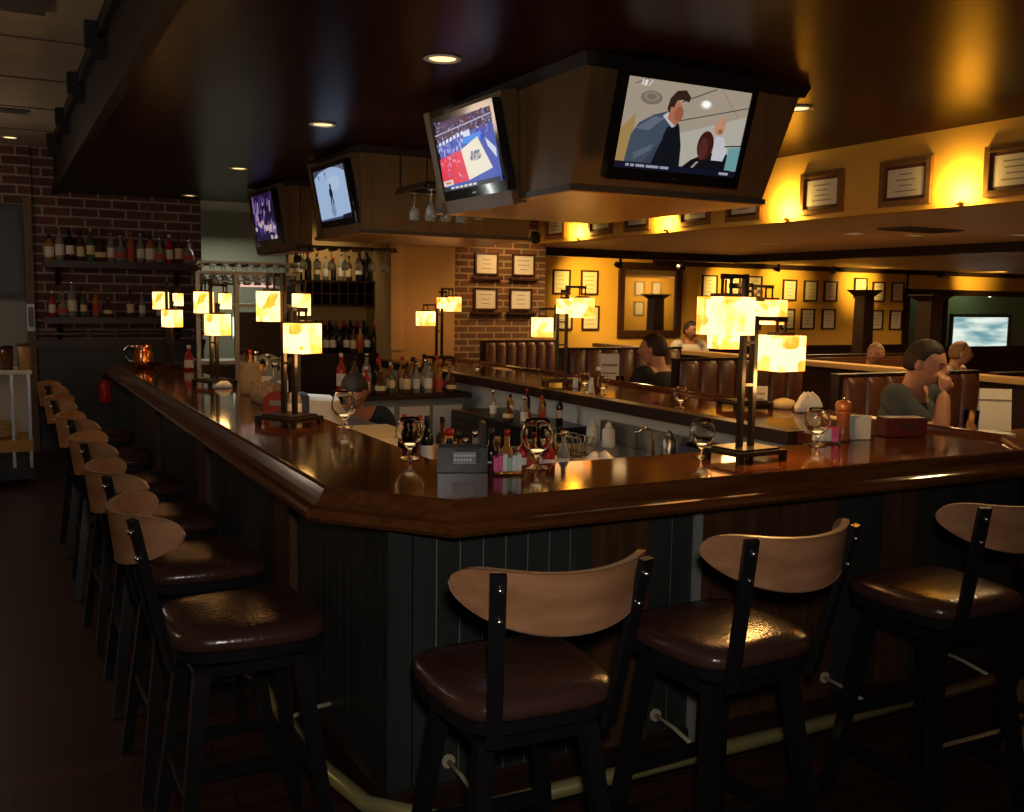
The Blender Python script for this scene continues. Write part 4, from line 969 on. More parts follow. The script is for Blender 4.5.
# man at the right: faces the near table, hand at the mouth, elbow up
m1 = person((4.36, 3.76, .64), R(180+14), 'dark-haired man in a charcoal T-shirt resting his mouth on his raised hand', 'skin', 'hair', 'shirt_g',
       [((-.27, .16, .28), (-.17, .30, .26), (.6, .7, 0), (0, 0, -1), .5), ((.225, .35, .33), (.085, .30, .57), (-.30, -.15, .9), (-.55, -.8, 0), 1.4)], head_yaw=R(8), head_pitch=R(-12), lean=.25, bulk=1.15)
MB().poly([(.02, .170, .40), (.09, .165, .41), (.08, .172, .34), (.03, .174, .33)]).build('shirt_print', 'red', m1)
m2 = person((4.56, 6.16, .58), R(14), 'dark-haired man in a black shirt seen from behind in the booth', 'skin', 'hair', 'shirt_k',
       [((-.29, .16, .24), (-.24, .40, .36), (.2, .9, .3), (.5, 0, -.6), .9), ((.27, .18, .24), (.18, .40, .35), (-.2, .9, 0), (0, 0, -1), .5)], head_yaw=R(22), lean=.15, fall=1.25, vox=.012)
m3 = person((8.12, 10.45, .58), R(170), 'person in a white shirt sitting before the yellow wall beside the mirror', 'skin_dk', 'hair', 'shirt_w',
       [((-.29, .10, .22), (-.22, .36, .30), (.2, .9, .1), (.3, 0, -.8), .6), ((.29, .10, .22), (.22, .36, .30), (-.2, .9, .1), (-.3, 0, -.8), .6)], head_yaw=R(20), lean=.1, fall=1.25, vox=.014)
m4 = person((8.72, 6.85, .47), R(200), 'light-haired person in a white top at the far right, behind the man with the T-shirt', 'skin', 'hair_l', 'shirt_w',
       [((-.29, .10, .22), (-.22, .36, .30), (.2, .9, .1), (.3, 0, -.8), .6), ((.29, .10, .22), (.22, .36, .30), (-.2, .9, .1), (-.3, 0, -.8), .6)], head_yaw=R(30), lean=.1, fall=1.1, vox=.014, bald=True)
m5 = person((8.40, 7.65, .42), R(190), 'red-haired head of a person low behind the half wall', 'skin_dk', 'hair_l', 'shirt_k',
       [((-.29, .10, .22), (-.22, .36, .30), (.2, .9, .1), (.3, 0, -.8), .6), ((.29, .10, .22), (.22, .36, .30), (-.2, .9, .1), (-.3, 0, -.8), .6)], head_yaw=R(-70), lean=.1, fall=1.2, vox=.014)
m6 = person((2.22, 6.55, .34), R(160), 'bartender in dark clothes bending down behind the bar, face hidden', 'skin_dk', 'hair', 'shirt_k',
       [((-.29, .20, .22), (-.16, .38, .16), (.2, .9, -.5), (.3, 0, -.8), .8), ((.29, .20, .22), (.16, .38, .16), (-.2, .9, -.5), (-.3, 0, -.8), .8)], head_pitch=R(-45), lean=.9, fall=1.2, vox=.014)

# ------------------------------------------------------------------ things on the booth tables
mn = empty('menu', (5.10, 3.70, .95), R(-42)); tag(mn, 'tall white folded menu card standing on the right booth table', 'menu')
for sgn in (-1, 1):
    MB().hexa([(-.085, sgn*.05-.002, 0), (.085, sgn*.05-.002, 0), (.085, sgn*.05+.002, 0), (-.085, sgn*.05+.002, 0)], [(-.085, sgn*.004-.002, .235), (.085, sgn*.004-.002, .235), (.085, sgn*.004+.002, .235), (-.085, sgn*.004+.002, .235)]).build('card', 'paper', mn)
MB().box((-.086, -.024, .17), (.086, .024, .176)).build('fold_line', 'ink', mn)
def tumbler(name, loc, r, h, m, lab, cat='glass', liq=.6):
    t = empty(name, loc); tag(t, lab, cat)
    MB().lathe([(.001, 0), (r*.85, 0), (r, h), (r*.92, h), (r*.8, .006), (.001, .006)], n=18).build('glass_wall', 'glass', t)
    MB().lathe([(.001, .007), (r*.79, .007), (r*.86, h*liq), (.001, h*liq)], n=18).build('drink', m, t)
tumbler('drinking_glass', (4.80, 3.62, .95), .042, .13, 'amber', 'amber drink in a tumbler left of the menu card')
tumbler('drinking_glass', (5.10, 3.45, .95), .042, .11, 'amber', 'amber drink in a tumbler at the right picture edge')
tag(MB().prism([(4.62, 3.55), (4.95, 3.45), (5.0, 3.62), (4.68, 3.72)], .952, .962).build('napkin', 'white'), 'white paper napkin under the drink on the booth table', 'napkin')
tumbler('drinking_glass', (4.50, 6.66, .95), .035, .10, 'redliq', 'red drink held by the man in black')
def menu_stand(loc, lab, w_=.10, h=.17, rz=0):
    t = empty('table_card', loc, rz); tag(t, lab, 'table card', None)
    MB().box((-w_/2, -.012, .012), (w_/2, .012, h)).build('card', 'paper', t); MB().box((-w_/2-.01, -.03, 0), (w_/2+.01, .03, .012)).build('stand', 'black', t)
    MB().box((-w_/2+.015, -.014, h*.6), (w_/2-.015, -.012, h*.68)).box((-w_/2+.02, -.014, h*.35), (w_/2-.02, -.012, h*.4)).build('text_lines', 'ink', t)
menu_stand((4.62, 7.0, .95), 'tall white table card left of the man in black', .16, .26, R(-30))

# ------------------------------------------------------------------ things on the bar top
ZB = 1.062
def make_snifter():
    t = empty('brandy_glass'); tag(t, 'x', 'glass')
    prof = [(.001, 0), (.034, .001), (.033, .004), (.006, .009), (.005, .032), (.014, .040), (.036, .056), (.049, .082), (.050, .102), (.042, .128), (.034, .145), (.0325, .145), (.040, .127), (.0475, .102), (.0465, .083), (.034, .059), (.012, .045), (.001, .043)]
    MB().lathe(prof, n=28).build('bowl', 'glass', t)
    MB().lathe([(.001, .046), (.012, .047), (.020, .051), (.001, .054)], n=14).build('candle_glow', emis('tealight_glow', (1, .75, .35), 1.2), t)
    return t
sn = make_snifter()
for i, (x, y, s_, l_) in enumerate([(1.684, 3.00, 1.2, 'balloon glass in the middle of the front arm of the bar, beside the sugar packets'), (1.345, 3.36, 1.05, 'balloon glass left of the black napkin caddy'), (1.39, 4.27, 1.15, 'balloon glass right of the nearest left-arm lamp'), (2.385, 2.96, 1.0, 'balloon glass left of the nearest lamp on the front arm'), (3.06, 3.04, 1.08, 'balloon glass between the nearest lamp and the pepper mill'), (3.40, 4.42, .85, 'balloon glass on the right arm of the bar before the booth back'), (3.42, 5.25, .8, 'balloon glass on the right arm beside the white salt shaker'), (3.42, 7.1, .7, 'small lit candle glass at the far part of the right arm'), (3.50, 5.60, .8, 'balloon glass on the right arm near the brown sauce bottle')]):
    o = place(sn, i > 0, (x, y, ZB), 0, l_, 'balloon glasses on the bar'); o.scale = (s_, s_, s_)
# black napkin caddy with bottles in it
cd = empty('bar_caddy', (1.42, 3.06, ZB), R(-22)); tag(cd, 'black bar caddy with a small printed label and tall divider', 'caddy')
mb = MB().box((-.085, -.05, 0), (.085, .05, .006)).box((-.085, -.05, .006), (.085, -.045, .085)).box((-.085, .045, .006), (.085, .05, .085)).box((-.085, -.045, .006), (-.08, .045, .085)).box((.08, -.045, .006), (.085, .045, .085)); mb.build('tray', 'black', cd)
MB().box((.062, -.045, .006), (.078, .045, .17)).build('divider', 'black', cd)
lb = MB().box((-.035, -.0515, .030), (.045, -.05, .070)).build('label_plate', 'greycab', cd)
mb = MB()
for r_, (z, n_) in enumerate(((.055, 7), (.040, 6))):
    for i in range(n_): mb.box((-.03+i*.0105, -.0522, z), (-.023+i*.0105, -.0515, z+.008))
mb.box((-.034, -.052, .0315), (.044, -.0515, .0325)).box((-.034, -.052, .0675), (.044, -.0515, .0685))
mb.build('label_text', 'whitep', lb)
def packets(loc, rz, lab, cols):
    t = empty('packet_holder', loc, rz); tag(t, lab, 'sugar packets')
    MB().box((-.055, -.03, 0), (.055, .03, .012)).build('holder', 'glass', t)
    n = len(cols)
    for i, c in enumerate(cols):
        x = -.048+.096*i/n
        MB().box((x, -.027, .008), (x+.096/n-.001, .027, .055+.006*((i*7) % 3)), bev=.001).build('packet_stack', c, t)
packets((1.54, 2.955, ZB), R(-20), 'holder of pink, white and green sweetener packets beside the balloon glass', ['pink', 'pink', 'whitep', 'green', 'white', 'white'])
packets((3.15, 3.08, ZB), R(-20), 'holder of pink and white packets left of the pepper mill', ['white', 'white', 'pink'])
# pepper mill
pm = empty('pepper_mill', (3.27, 3.10, ZB)); tag(pm, 'turned reddish wooden pepper mill on the bar', 'pepper mill')
MB().lathe([(.001, 0), (.035, 0), (.036, .012), (.032, .018), (.030, .05), (.027, .10), (.029, .115), (.034, .120), (.034, .128)], n=24).build('mill_body', 'millwood', pm)
MB().lathe([(.034, .129), (.036, .140), (.036, .160), (.028, .172), (.012, .177), (.001, .178)], n=24).build('mill_head', 'millwood', pm)
MB().sphere((0, 0, .184), .008, n=8).build('knob', 'chrome', pm)
nb = empty('napkin_box', (3.37, 3.11, ZB), R(-20)); tag(nb, 'grey card box standing right of the pepper mill', 'card box')
MB().box((-.055, -.02, 0), (.055, .02, .105), bev=.003).build('box_body', 'greypan', nb)
fb = empty('card_holder', (3.66, 3.12, ZB), R(-20)); tag(fb, 'flat dark red box with a small badge at the right end of the bar', 'box')
MB().box((-.10, -.05, 0), (.10, .05, .085), bev=.004).build('box_body', mat('maroon_box', (.10, .02, .015), .3), fb)
MB().box((-.035, -.052, .035), (.035, -.05, .06)).build('badge', 'steel', fb)
def cloth(loc, s_, lab, seed, m='white', cat='napkins'):
    r = random.Random(seed); mb = MB(); n = 14; vs = []
    prof = [(.55, 0), (1, .05), (1.0, .35), (.72, .75), (.35, 1.0), (.05, .92)]
    ph = [r.random()*6 for _ in range(4)]
    for j, (rr, z) in enumerate(prof):
        for i in range(24):
            a = 2*pi*i/24; k = rr*(1+.16*sin(3*a+ph[0])+.10*sin(7*a+ph[1]+j)); vs.append((s_[0]*k*cos(a), s_[1]*k*sin(a), s_[2]*(z*(1+.14*sin(4*a+ph[2])*(z > 0)))))
    fs = [(j*24+i, j*24+(i+1) % 24, (j+1)*24+(i+1) % 24, (j+1)*24+i) for j in range(5) for i in range(24)]+[tuple(range(23, -1, -1)), tuple(120+i for i in range(24))]
    mb._new(vs, fs, None, True); o = mb.build('crumpled_cloth', m); o.location = loc; tag(o, lab, cat); return o
cloth((2.10, 3.24, .962), (.10, .06, .09), 'crumpled white cloth behind the front arm of the bar', 2)
cloth((3.96, 4.02, ZB), (.075, .06, .10), 'crumpled white napkins in front of the booth back right of the lamp', 5)
cloth((1.30, 6.45, ZB), (.05, .04, .04), 'small crumpled napkins beside the middle left lamp', 6)
menu_stand((3.92, 4.35, ZB), 'small white framed card on the right arm of the bar behind the lamp', .075, .115, R(-30))
tag(MB().lathe([(.06, 0), (.07, .02), (.055, .045), (.02, .055), (.001, .056)], n=20).build('bread_roll', 'lab_y', loc=(3.98, 4.22, ZB)), 'pale rounded bread roll beside the small framed card', 'bread')
def shaker(loc, m, top, lab, h=.09, cat='shaker', r=.018):
    t = empty('shaker', loc); tag(t, lab, cat)
    MB().lathe([(.001, 0), (r, 0), (r*1.05, h*.1), (r*.8, h*.75), (r*.7, h*.8), (.001, h*.8)], n=14).build('shaker_body', m, t)
    MB().lathe([(r*.75, h*.8), (r*.75, h*.93), (r*.4, h), (.001, h)], n=14).build('shaker_cap', top, t)
shaker((3.40, 5.36, ZB), 'whitep', 'whitep', 'white salt shaker on the right arm of the bar', .10)
shaker((3.50, 5.72, ZB), 'whitep', 'redliq', 'small white shaker with red top beside the brown sauce bottle')
shaker((3.62, 5.62, ZB), 'brownb', 'whitep', 'slim brown sauce bottle on the right arm of the bar', .15, 'bottle', .02)
pc = empty('copper_pitcher', (1.06, 8.42, ZB)); tag(pc, 'shiny copper water pitcher with curved handle at the far left end of the bar', 'pitcher')
MB().lathe([(.001, 0), (.062, 0), (.078, .02), (.080, .06), (.068, .13), (.060, .165), (.066, .185), (.063, .185), (.056, .165), (.064, .13), (.075, .06), (.001, .01)], n=28).build('pitcher_body', 'copper', pc)
MB().tube([(-.060, -.01, .165), (-.11, -.01, .185), (-.145, -.01, .15), (-.14, -.01, .09), (-.105, -.01, .055), (-.078, -.01, .05)], .008).build('handle', 'chrome', pc)
rb = empty('red_napkin_box', (1.27, 4.98, ZB), R(-35)); tag(rb, 'round-topped red holder with a small grey label on the left arm', 'holder')
pts = [(-.065, 0), (.065, 0)]+[(.065*cos(a), .055+.055*sin(a)) for a in [pi*i/12 for i in range(13)]]
mb = MB(); n = len(pts); mb._new([(x, -.04, z) for x, z in pts]+[(x, .04, z) for x, z in pts], [tuple(range(n)), tuple(range(2*n-1, n-1, -1))]+[(i, n+i, n+(i+1) % n, (i+1) % n) for i in range(n)], None); mb.build('holder_body', mat('dull_red', (.22, .03, .02), .45), rb)
MB().box((-.03, -.042, .04), (.035, -.04, .065)).build('label_plate', 'greycab', rb)

# ------------------------------------------------------------------ bottles
def bottle(kind, gm, lm, cap):
    t = empty('bottle'); tag(t, 'x', 'bottle')
    if kind == 'liquor': prof = [(.001, 0), (.034, 0), (.037, .006), (.037, .165), (.030, .190), (.015, .215), (.013, .27), (.001, .27)]; lz = (.045, .14, .0378); ct = (.265, .295, .015)
    elif kind == 'wine': prof = [(.001, 0), (.035, 0), (.037, .006), (.037, .18), (.030, .205), (.015, .225), (.0135, .29), (.001, .29)]; lz = (.06, .14, .0378); ct = (.25, .305, .0155)
    elif kind == 'square': prof = [(.001, 0), (.040, 0), (.044, .01), (.044, .15), (.035, .175), (.016, .19), (.015, .22), (.001, .22)]; lz = (.03, .13, .0448); ct = (.215, .25, .018)
    else: prof = [(.001, 0), (.045, 0), (.055, .02), (.058, .07), (.045, .12), (.018, .15), (.014, .22), (.001, .22)]; lz = (.04, .085, .0592); ct = (.215, .245, .016)
    gb = MB().lathe(prof, n=14).build('bottle_glass', gm, t)
    if lm: MB().lathe([(lz[2], lz[0]), (lz[2]+.0003, lz[0]+.002), (lz[2], lz[1])], n=14, caps=False).build('label', lm, t)
    MB().lathe([(ct[2], ct[0]), (ct[2], ct[1]-.004), (ct[2]*.8, ct[1]), (.001, ct[1])], n=12).build('cap', cap, t)
    return t
KN = [('liquor', 'clearb', 'lab_w', 'chrome', 'clear white-labelled bottle'), ('liquor', 'brownb', 'lab_y', 'black', 'brown cream-labelled bottle'), ('square', 'goldb', 'lab_w', 'black', 'squat amber bottle'),
      ('wine', 'darkb', 'lab_w', 'black', 'dark white-labelled bottle'), ('wine', 'greenb', 'lab_y', 'gold', 'green cream-labelled bottle'), ('round', 'clearb', 'lab_r', 'chrome', 'round clear bottle'),
      ('liquor', 'redliq', 'lab_w', 'whitep', 'red white-capped bottle'), ('liquor', 'goldb', 'lab_r', 'red', 'amber red-labelled bottle'), ('round', 'brownb', 'lab_y', 'gold', 'round brown bottle'), ('wine', 'darkb', None, 'red', 'dark red-capped bottle')]
KP = [None]*len(KN)
def put(k, loc, where, grp, sc=1.0):
    if KP[k] is None: KP[k] = bottle(*KN[k][:4]); o = KP[k]
    else: o = copy_tree(KP[k])
    o.location = loc; o.rotation_euler = (0, 0, random.random()*6); o.scale = (sc, sc, sc)
    o['label'] = KN[k][4]+' '+where; o['group'] = grp
    return o
def shelf(lab, x0, x1, y0, y1, z, m='dark', br=True):
    t = empty('wall_shelf', ((x0+x1)/2, y1, z)); tag(t, lab, 'shelf'); inv = Matrix.Translation((-(x0+x1)/2, -y1, -z))
    o = MB().box((x0, y0, z-.03), (x1, y1, z)).box((x0+.02, y0+.02, z-.07), (x1-.02, y1, z-.03)).build('shelf_board', m, t); o.matrix_parent_inverse = inv
    if br:
        for x in (x0+.12, x1-.18):
            o = MB().prism([(0, 0), (1, 0), (0, 1)], 0, 0); o.bm.free()
            mb = MB(); mb._new([(x, y1, z-.25), (x+.05, y1, z-.25), (x+.05, y1, z-.07), (x, y1, z-.07), (x, y0+.03, z-.07), (x+.05, y0+.03, z-.07), (x+.05, y1-.06, z-.16), (x, y1-.06, z-.16)], [(0, 1, 2, 3), (3, 2, 5, 4), (0, 3, 4, 7), (1, 6, 5, 2), (4, 5, 6, 7), (7, 6, 1, 0)], None)
            o = mb.build('shelf_bracket', m, t); o.matrix_parent_inverse = inv
    return t
shelf('upper dark shelf of bottles on the brick wall', .46, 1.95, YW-.24, YW-.001, 1.99)
shelf('lower dark shelf of bottles on the brick wall', .46, 1.95, YW-.24, YW-.001, 1.41)
seqU = [2, 0, 3, 1, 4, 8, 0, 5, 7, 0, 2, 5, 6, 1, 5]
for i, k in enumerate(seqU): put(k, (.53+i*.0985, YW-.12, 1.992), 'on the upper brick-wall shelf, '+ORD[i]+' from the left', 'bottles on the upper wall shelf', 1.05+.12*((i*5) % 3)/2)
seqL = [6, 5, 0, 4, 7, 8, 1, 0, 2, 6]; xsL = [.54, .64, .73, .84, .96, 1.08, 1.30, 1.42, 1.60, 1.75]
for i, k in enumerate(seqL): put(k, (xsL[i], YW-.12, 1.412), 'on the lower brick-wall shelf, '+ORD[i]+' from the left', 'bottles on the lower wall shelf', [.9, 1, 1.25, .9, 1, .85, 1, .9, .8, .85][i])
# wine rack on the tan wall
wr = empty('wine_rack', (3.05, 9.66, 1.56)); tag(wr, 'dark wooden wine rack with square bins on the tan wall', 'wine rack')
mb = MB().box((-.45, -.14, 0), (.375, .139, .02)).box((-.45, -.14, .24), (.375, .139, .262)).box((-.45, .125, .02), (.375, .139, .24)); mb.build('rack_boards', 'dark', wr)
for i in range(10):
    x = -.45+i*.0896; MB().box((x, -.14, .02), (x+.012, .125, .24)).build('bin_divider', 'dark', wr)
MB().box((-.45, -.13, .125), (.375, .12, .137)).build('bin_shelf', 'dark', wr)
seqW = [3, 9, 4, 0, 9, 0, 1, 3, 9]; xsW = [2.66, 2.76, 2.85, 2.94, 3.02, 3.10, 3.18, 3.29, 3.37]
for i, k in enumerate(seqW): put(k, (xsW[i], 9.60, 1.824), 'on top of the wine rack, '+ORD[i]+' from the left', 'bottles on top of the wine rack', [1.15, .95, .9, .8, .75, .9, .85, 1.05, 1.15][i])
shelf('dark counter shelf of wine bottles below the wine rack', 2.60, 3.43, 9.42, 9.79, 1.10, br=False)
for i in range(9): put([9, 3, 3, 9, 3, 1, 7, 3, 9][i], (2.84+i*.072, 9.52, 1.102), 'in the front row below the wine rack, '+ORD[i]+' from the left', 'wine bottles below the rack', .92)
for i in range(8): put([3, 9, 3, 4, 9, 3, 9, 3][i], (2.86+i*.072, 9.68, 1.102), 'in the back row below the wine rack, '+ORD[i]+' from the left', 'wine bottles below the rack', 1.05)
cb = empty('back_cabinet', (3.0, 9.6, 0)); tag(cb, 'dark cabinet carrying the wine bottles below the rack', 'cabinet')
MB().box((-.40, -.16, 0), (.42, .19, 1.03)).build('cabinet_body', 'dark', cb)
for x in (-.37, .03): d_ = MB().box((x, -.175, .08), (x+.36, -.16, .95)).build('cabinet_door', 'dark', cb); MB().box((x+.30, -.19, .5), (x+.32, -.175, .6)).build('handle', 'steel', d_)
# island of liquor in the bar well
isl = empty('liquor_station', (2.85, 7.1, 0)); tag(isl, 'grey steel bar station with dark board top behind the bar', 'bar station')
MB().box((-.48, -.20, .05), (.36, .25, .90)).build('station_body', 'greycab', isl)
MB().box((-.55, -.26, .90), (.40, .30, .935)).build('station_top', 'dark', isl)
for x in (-.46, -.17, .10): MB().box((x, -.212, .12), (x+.24, -.20, .84)).build('station_panel', 'greypan', isl)
rb_ = random.Random(12); idx = 0
for r_, (y, nn) in enumerate(((6.93, 9), (7.08, 9), (7.23, 9))):
    for i in range(nn):
        k = rb_.choice([5, 0, 7, 2, 0, 1, 6, 8, 7, 9, 4, 2]); z = .937+.0*r_
        put(k, (2.34+i*.098+(r_ % 2)*.04+rb_.uniform(-.012, .012), y+rb_.uniform(-.02, .02), z), 'on the bar station, '+['front', 'middle', 'back'][r_]+' row, '+ORD[i]+' from left', 'liquor bottles on the bar station', .72+.10*r_+rb_.uniform(-.06, .12))
        idx += 1
sr = shelf('low dark rail shelf of bottles behind the left arm', 1.46, 1.72, 5.9, 7.2, 1.01, br=False)
for i in range(7): put([0, 5, 0, 2, 0, 7, 1][i], (1.56, 6.0+i*.17, 1.012), 'in the low rail behind the left arm, '+ORD[i]+' from the near end', 'bottles in the rail behind the left arm', .92)
# bottles in the caddy and the cups behind it
for i in range(8): put([1, 0, 3, 7, 2, 5, 1, 8][i], (1.47+.066*(i % 4), 3.20+.08*(i//4), .962), 'in the speed rail behind the black caddy, '+ORD[i]+' of that cluster', 'bottles in the speed rail behind the caddy', .72)
for i in range(6): put([7, 6, 0, 6, 3, 1][i], (1.78+.066*(i % 3), 3.20+.08*(i//3), .962), 'behind the sweetener packets, '+ORD[i]+' of that cluster', 'bottles behind the sweetener packets', .66)
sp_ = empty('speed_rail', (1.78, 3.25, .94)); tag(sp_, 'steel speed rail tray holding bottles behind the front arm', 'speed rail')
MB().box((-.36, -.10, 0), (.45, .12, .02)).box((-.36, .11, .02), (.45, .12, .07)).box((-.36, -.10, .02), (.45, -.09, .05)).build('rail_tray', 'steel', sp_)
MB().box((-.33, -.17, -.94), (-.30, -.14, 0)).box((.40, -.17, -.94), (.43, -.14, 0)).box((-.33, -.17, -.02), (.43, -.09, 0)).build('rail_legs', 'steel', sp_)
t = empty('bowl_cluster', (1.36, 6.0, ZB)); t.name = 'glass_jar'; tag(t, 'tall faceted glass jar glittering behind the middle left lamp', 'jar')
MB().lathe([(.001, 0), (.055, 0), (.065, .02), (.070, .12), (.060, .17), (.066, .19), (.062, .19), (.056, .17), (.065, .12), (.060, .02), (.001, .01)], n=10).build('jar_body', mat('jar_glass', (.85, .62, .30), .12, trans=.5, bump=.6, scale=30), t)
gl_ = None
for i in range(10):
    if gl_ is None:
        gl_ = empty('drinking_glass'); tag(gl_, 'clear tumbler upside down in the block of glasses on the left arm', 'glass')
        MB().lathe([(.032, 0), (.030, .05), (.026, .11), (.001, .11), (.001, .107), (.024, .107), (.029, .05), (.030, 0)], n=14).build('glass_wall', mat('tumbler_glass', (.9, .7, .4), .06, trans=.7, ior=1.4), gl_); o = gl_
    else: o = copy_tree(gl_)
    o.location = (1.30+.072*(i % 2), 5.30+.072*(i//2), ZB+.001); o['group'] = 'block of upturned tumblers on the left arm'
def bbottle(loc, m, lab, cap='red', h=1.0, lm='lab_w'):
    t = empty('sauce_bottle', loc); tag(t, lab, 'bottle'); t.scale = (h, h, h)
    MB().lathe([(.001, 0), (.032, 0), (.035, .01), (.035, .09), (.024, .12), (.012, .14), (.012, .165), (.001, .165)], n=16).build('bottle_body', m, t)
    MB().lathe([(.0355, .02), (.0357, .03), (.0355, .075)], n=16, caps=False).build('label', lm, t)
    MB().lathe([(.015, .160), (.015, .185), (.001, .188)], n=12).build('cap', cap, t)
bbottle((1.28, 4.70, ZB), 'clearb', 'clear bottle with a white label just behind the nearest left lamp', 'red', 1.0)
bbottle((1.36, 8.10, ZB), 'redliq', 'red and white bottle right of the farthest left lamp', 'whitep', 1.05)
bx = empty('towel_box', (1.62, 5.45, .937), R(-10)); tag(bx, 'dark blue box with a folded white towel beyond the left arm', 'box')
MB().box((-.14, -.11, 0), (-.06, .11, .17), bev=.005).build('box_body', mat('navy_box', (.03, .04, .07), .5), bx)
MB().hexa([(-.06, -.1, 0), (.16, -.1, 0), (.16, .1, 0), (-.06, .1, 0)], [(-.06, -.1, .14), (.10, -.1, .13), (.08, .1, .15), (-.06, .1, .16)]).build('folded_towel', 'white', bx)
ub = empty('under_counter', (1.60, 5.5, 0)); tag(ub, 'steel under-counter run behind the left arm of the bar', 'counter')
MB().box((-.18, -2.0, .0), (.30, 2.4, .92)).build('counter_body', 'greycab', ub); MB().box((-.18, -2.0, .92), (.32, 2.4, .935)).build('counter_top', 'steel', ub)
tag(MB().box((1.60, 4.72, .937), (1.92, 5.14, .955), bev=.003).build('cutting_board', 'lab_y'), 'pale wooden cutting board behind the left arm', 'cutting board')
tag(MB().box((1.58, 4.34, .937), (1.86, 4.64, .950), bev=.003).build('cutting_board', 'lab_w'), 'white cutting board nearest the front corner', 'cutting board')
# equipment under the right arm
def well_box(name, loc, a, c, body, lab, cat, door='black'):
    t = empty(name, loc); tag(t, lab, cat)
    MB().box(a, c, bev=.006).build('cooler_body', body, t)
    d_ = MB().box((a[0]-.012, a[1]+.03, a[2]+.08), (a[0], c[1]-.03, c[2]-.06)).build('cooler_door', door, t)
    MB().box((a[0]-.03, a[1]+.06, c[2]-.12), (a[0]-.012, a[1]+.08, c[2]-.30)).build('handle', 'steel', d_)
    return t
well_box('bottle_cooler', (3.12, 5.9, 0), (-.22, -.65, .05), (.22, .55, .86), 'black', 'black bottle cooler under the right arm of the bar', 'cooler')
well_box('ice_bin', (3.12, 8.05, 0), (-.22, -.35, .05), (.22, .5, .86), 'greycab', 'grey steel ice bin under the far right arm', 'ice bin', 'greypan')
sk = empty('bar_sink', (2.95, 4.42, 0)); tag(sk, 'stainless steel sink run with high splashback behind the front arm', 'sink')
MB().box((-.32, -.55, .1), (.36, .62, .80)).build('sink_body', 'steel', sk); MB().box((.32, -.55, .80), (.36, .62, .93)).build('splashback', 'steel', sk)
MB().box((-.30, -.50, .80), (.30, .58, .806)).build('sink_rim', 'steel', sk)
MB().tube([(.27, .0, .80), (.27, 0, .93), (.22, 0, .96), (.15, 0, .94)], .01).build('tap', 'chrome', sk)
dr = empty('drink_rack', (3.22, 3.95, .806), R(0)); tag(dr, 'dark blue crate of upside-down glasses beside the steel sink', 'glass crate')
mb = MB().box((-.09, -.13, 0), (.09, .13, .02)).box((-.09, -.13, .02), (-.08, .13, .11)).box((.08, -.13, .02), (.09, .13, .11)).box((-.08, -.13, .02), (.08, -.12, .11)).box((-.08, .12, .02), (.08, .13, .11)); mb.build('crate', mat('crate_blue', (.04, .05, .12), .4), dr)
for i in range(6): MB().lathe([(.026, 0), (.022, .10), (.001, .10)], n=12, c=(-.04+.08*(i % 2), -.08+.08*(i//2), .03)).build('glass', 'glass', dr)
for i, (x, y, h, m_, l_) in enumerate([(3.18, 3.62, .17, 'whitep', 'tall white squeeze bottle right of the crate of glasses'), (3.20, 4.25, .16, 'steel', 'steel shaker tin left of the crate of glasses'), (3.14, 4.75, .15, 'whitep', 'white plastic tub under the right arm'), (3.14, 4.92, .14, 'greypan', 'pale plastic tub left of the white one')]):
    t = empty('squeeze_bottle' if h > .165 else 'bar_tub', (x, y, .807)); tag(t, l_, 'container')
    MB().lathe([(.001, 0), (.035, 0), (.04, h*.1), (.038, h*.7), (.02, h*.8), (.001, h*.8)], n=16).build('container_body', m_, t); MB().lathe([(.022, h*.78), (.020, h*.88), (.006, h), (.001, h)], n=12).build('lid', m_, t)
for i in range(9):
    put([0, 7, 3, 8, 5, 1, 0, 2, 9][i], (2.96+.13*(i % 3), 5.45+.22*(i//3), .862), 'on the black cooler, '+ORD[i]+' of that cluster', 'bottles on the black cooler', .62)
bb_ = None
for i in range(8):
    x, y = 2.80+.085*(i % 2), 4.55+.09*(i//2)
    if bb_ is None:
        bb_ = empty('drinking_glass'); tag(bb_, 'clear glass draining beside the steel sink', 'glass', 'glasses draining beside the sink')
        MB().lathe([(.034, 0), (.030, .06), (.026, .10), (.001, .10), (.001, .097), (.024, .097), (.028, .06), (.032, 0)], n=14).build('glass_wall', 'glass', bb_); o = bb_
    else: o = copy_tree(bb_)
    o.location = (x, y, .807)
jr = empty('spirit_jar', (1.62, 3.62, .937)); tag(jr, 'squat amber glass jar beyond the balloon glass at the corner', 'jar')
MB().lathe([(.001, 0), (.05, 0), (.058, .02), (.058, .10), (.03, .13), (.018, .14), (.018, .17), (.001, .17)], n=20).build('jar_body', 'amber', jr); MB().lathe([(.02, .165), (.022, .19), (.001, .195)], n=14).build('stopper', 'red', jr)
for i in range(5): put([9, 3, 1, 9, 7][i], (1.52+.07*(i % 3), 3.78+.08*(i//3), .937), 'on the steel counter behind the left corner glass, '+ORD[i], 'bottles on the steel counter behind the corner', .75)
mt = tag(MB().box((2.2, 3.06, .0), (2.60, 3.35, .82), bev=.006).build('under_counter_cabinet', 'greycab'), 'grey cabinet behind the front arm of the bar', 'cabinet')

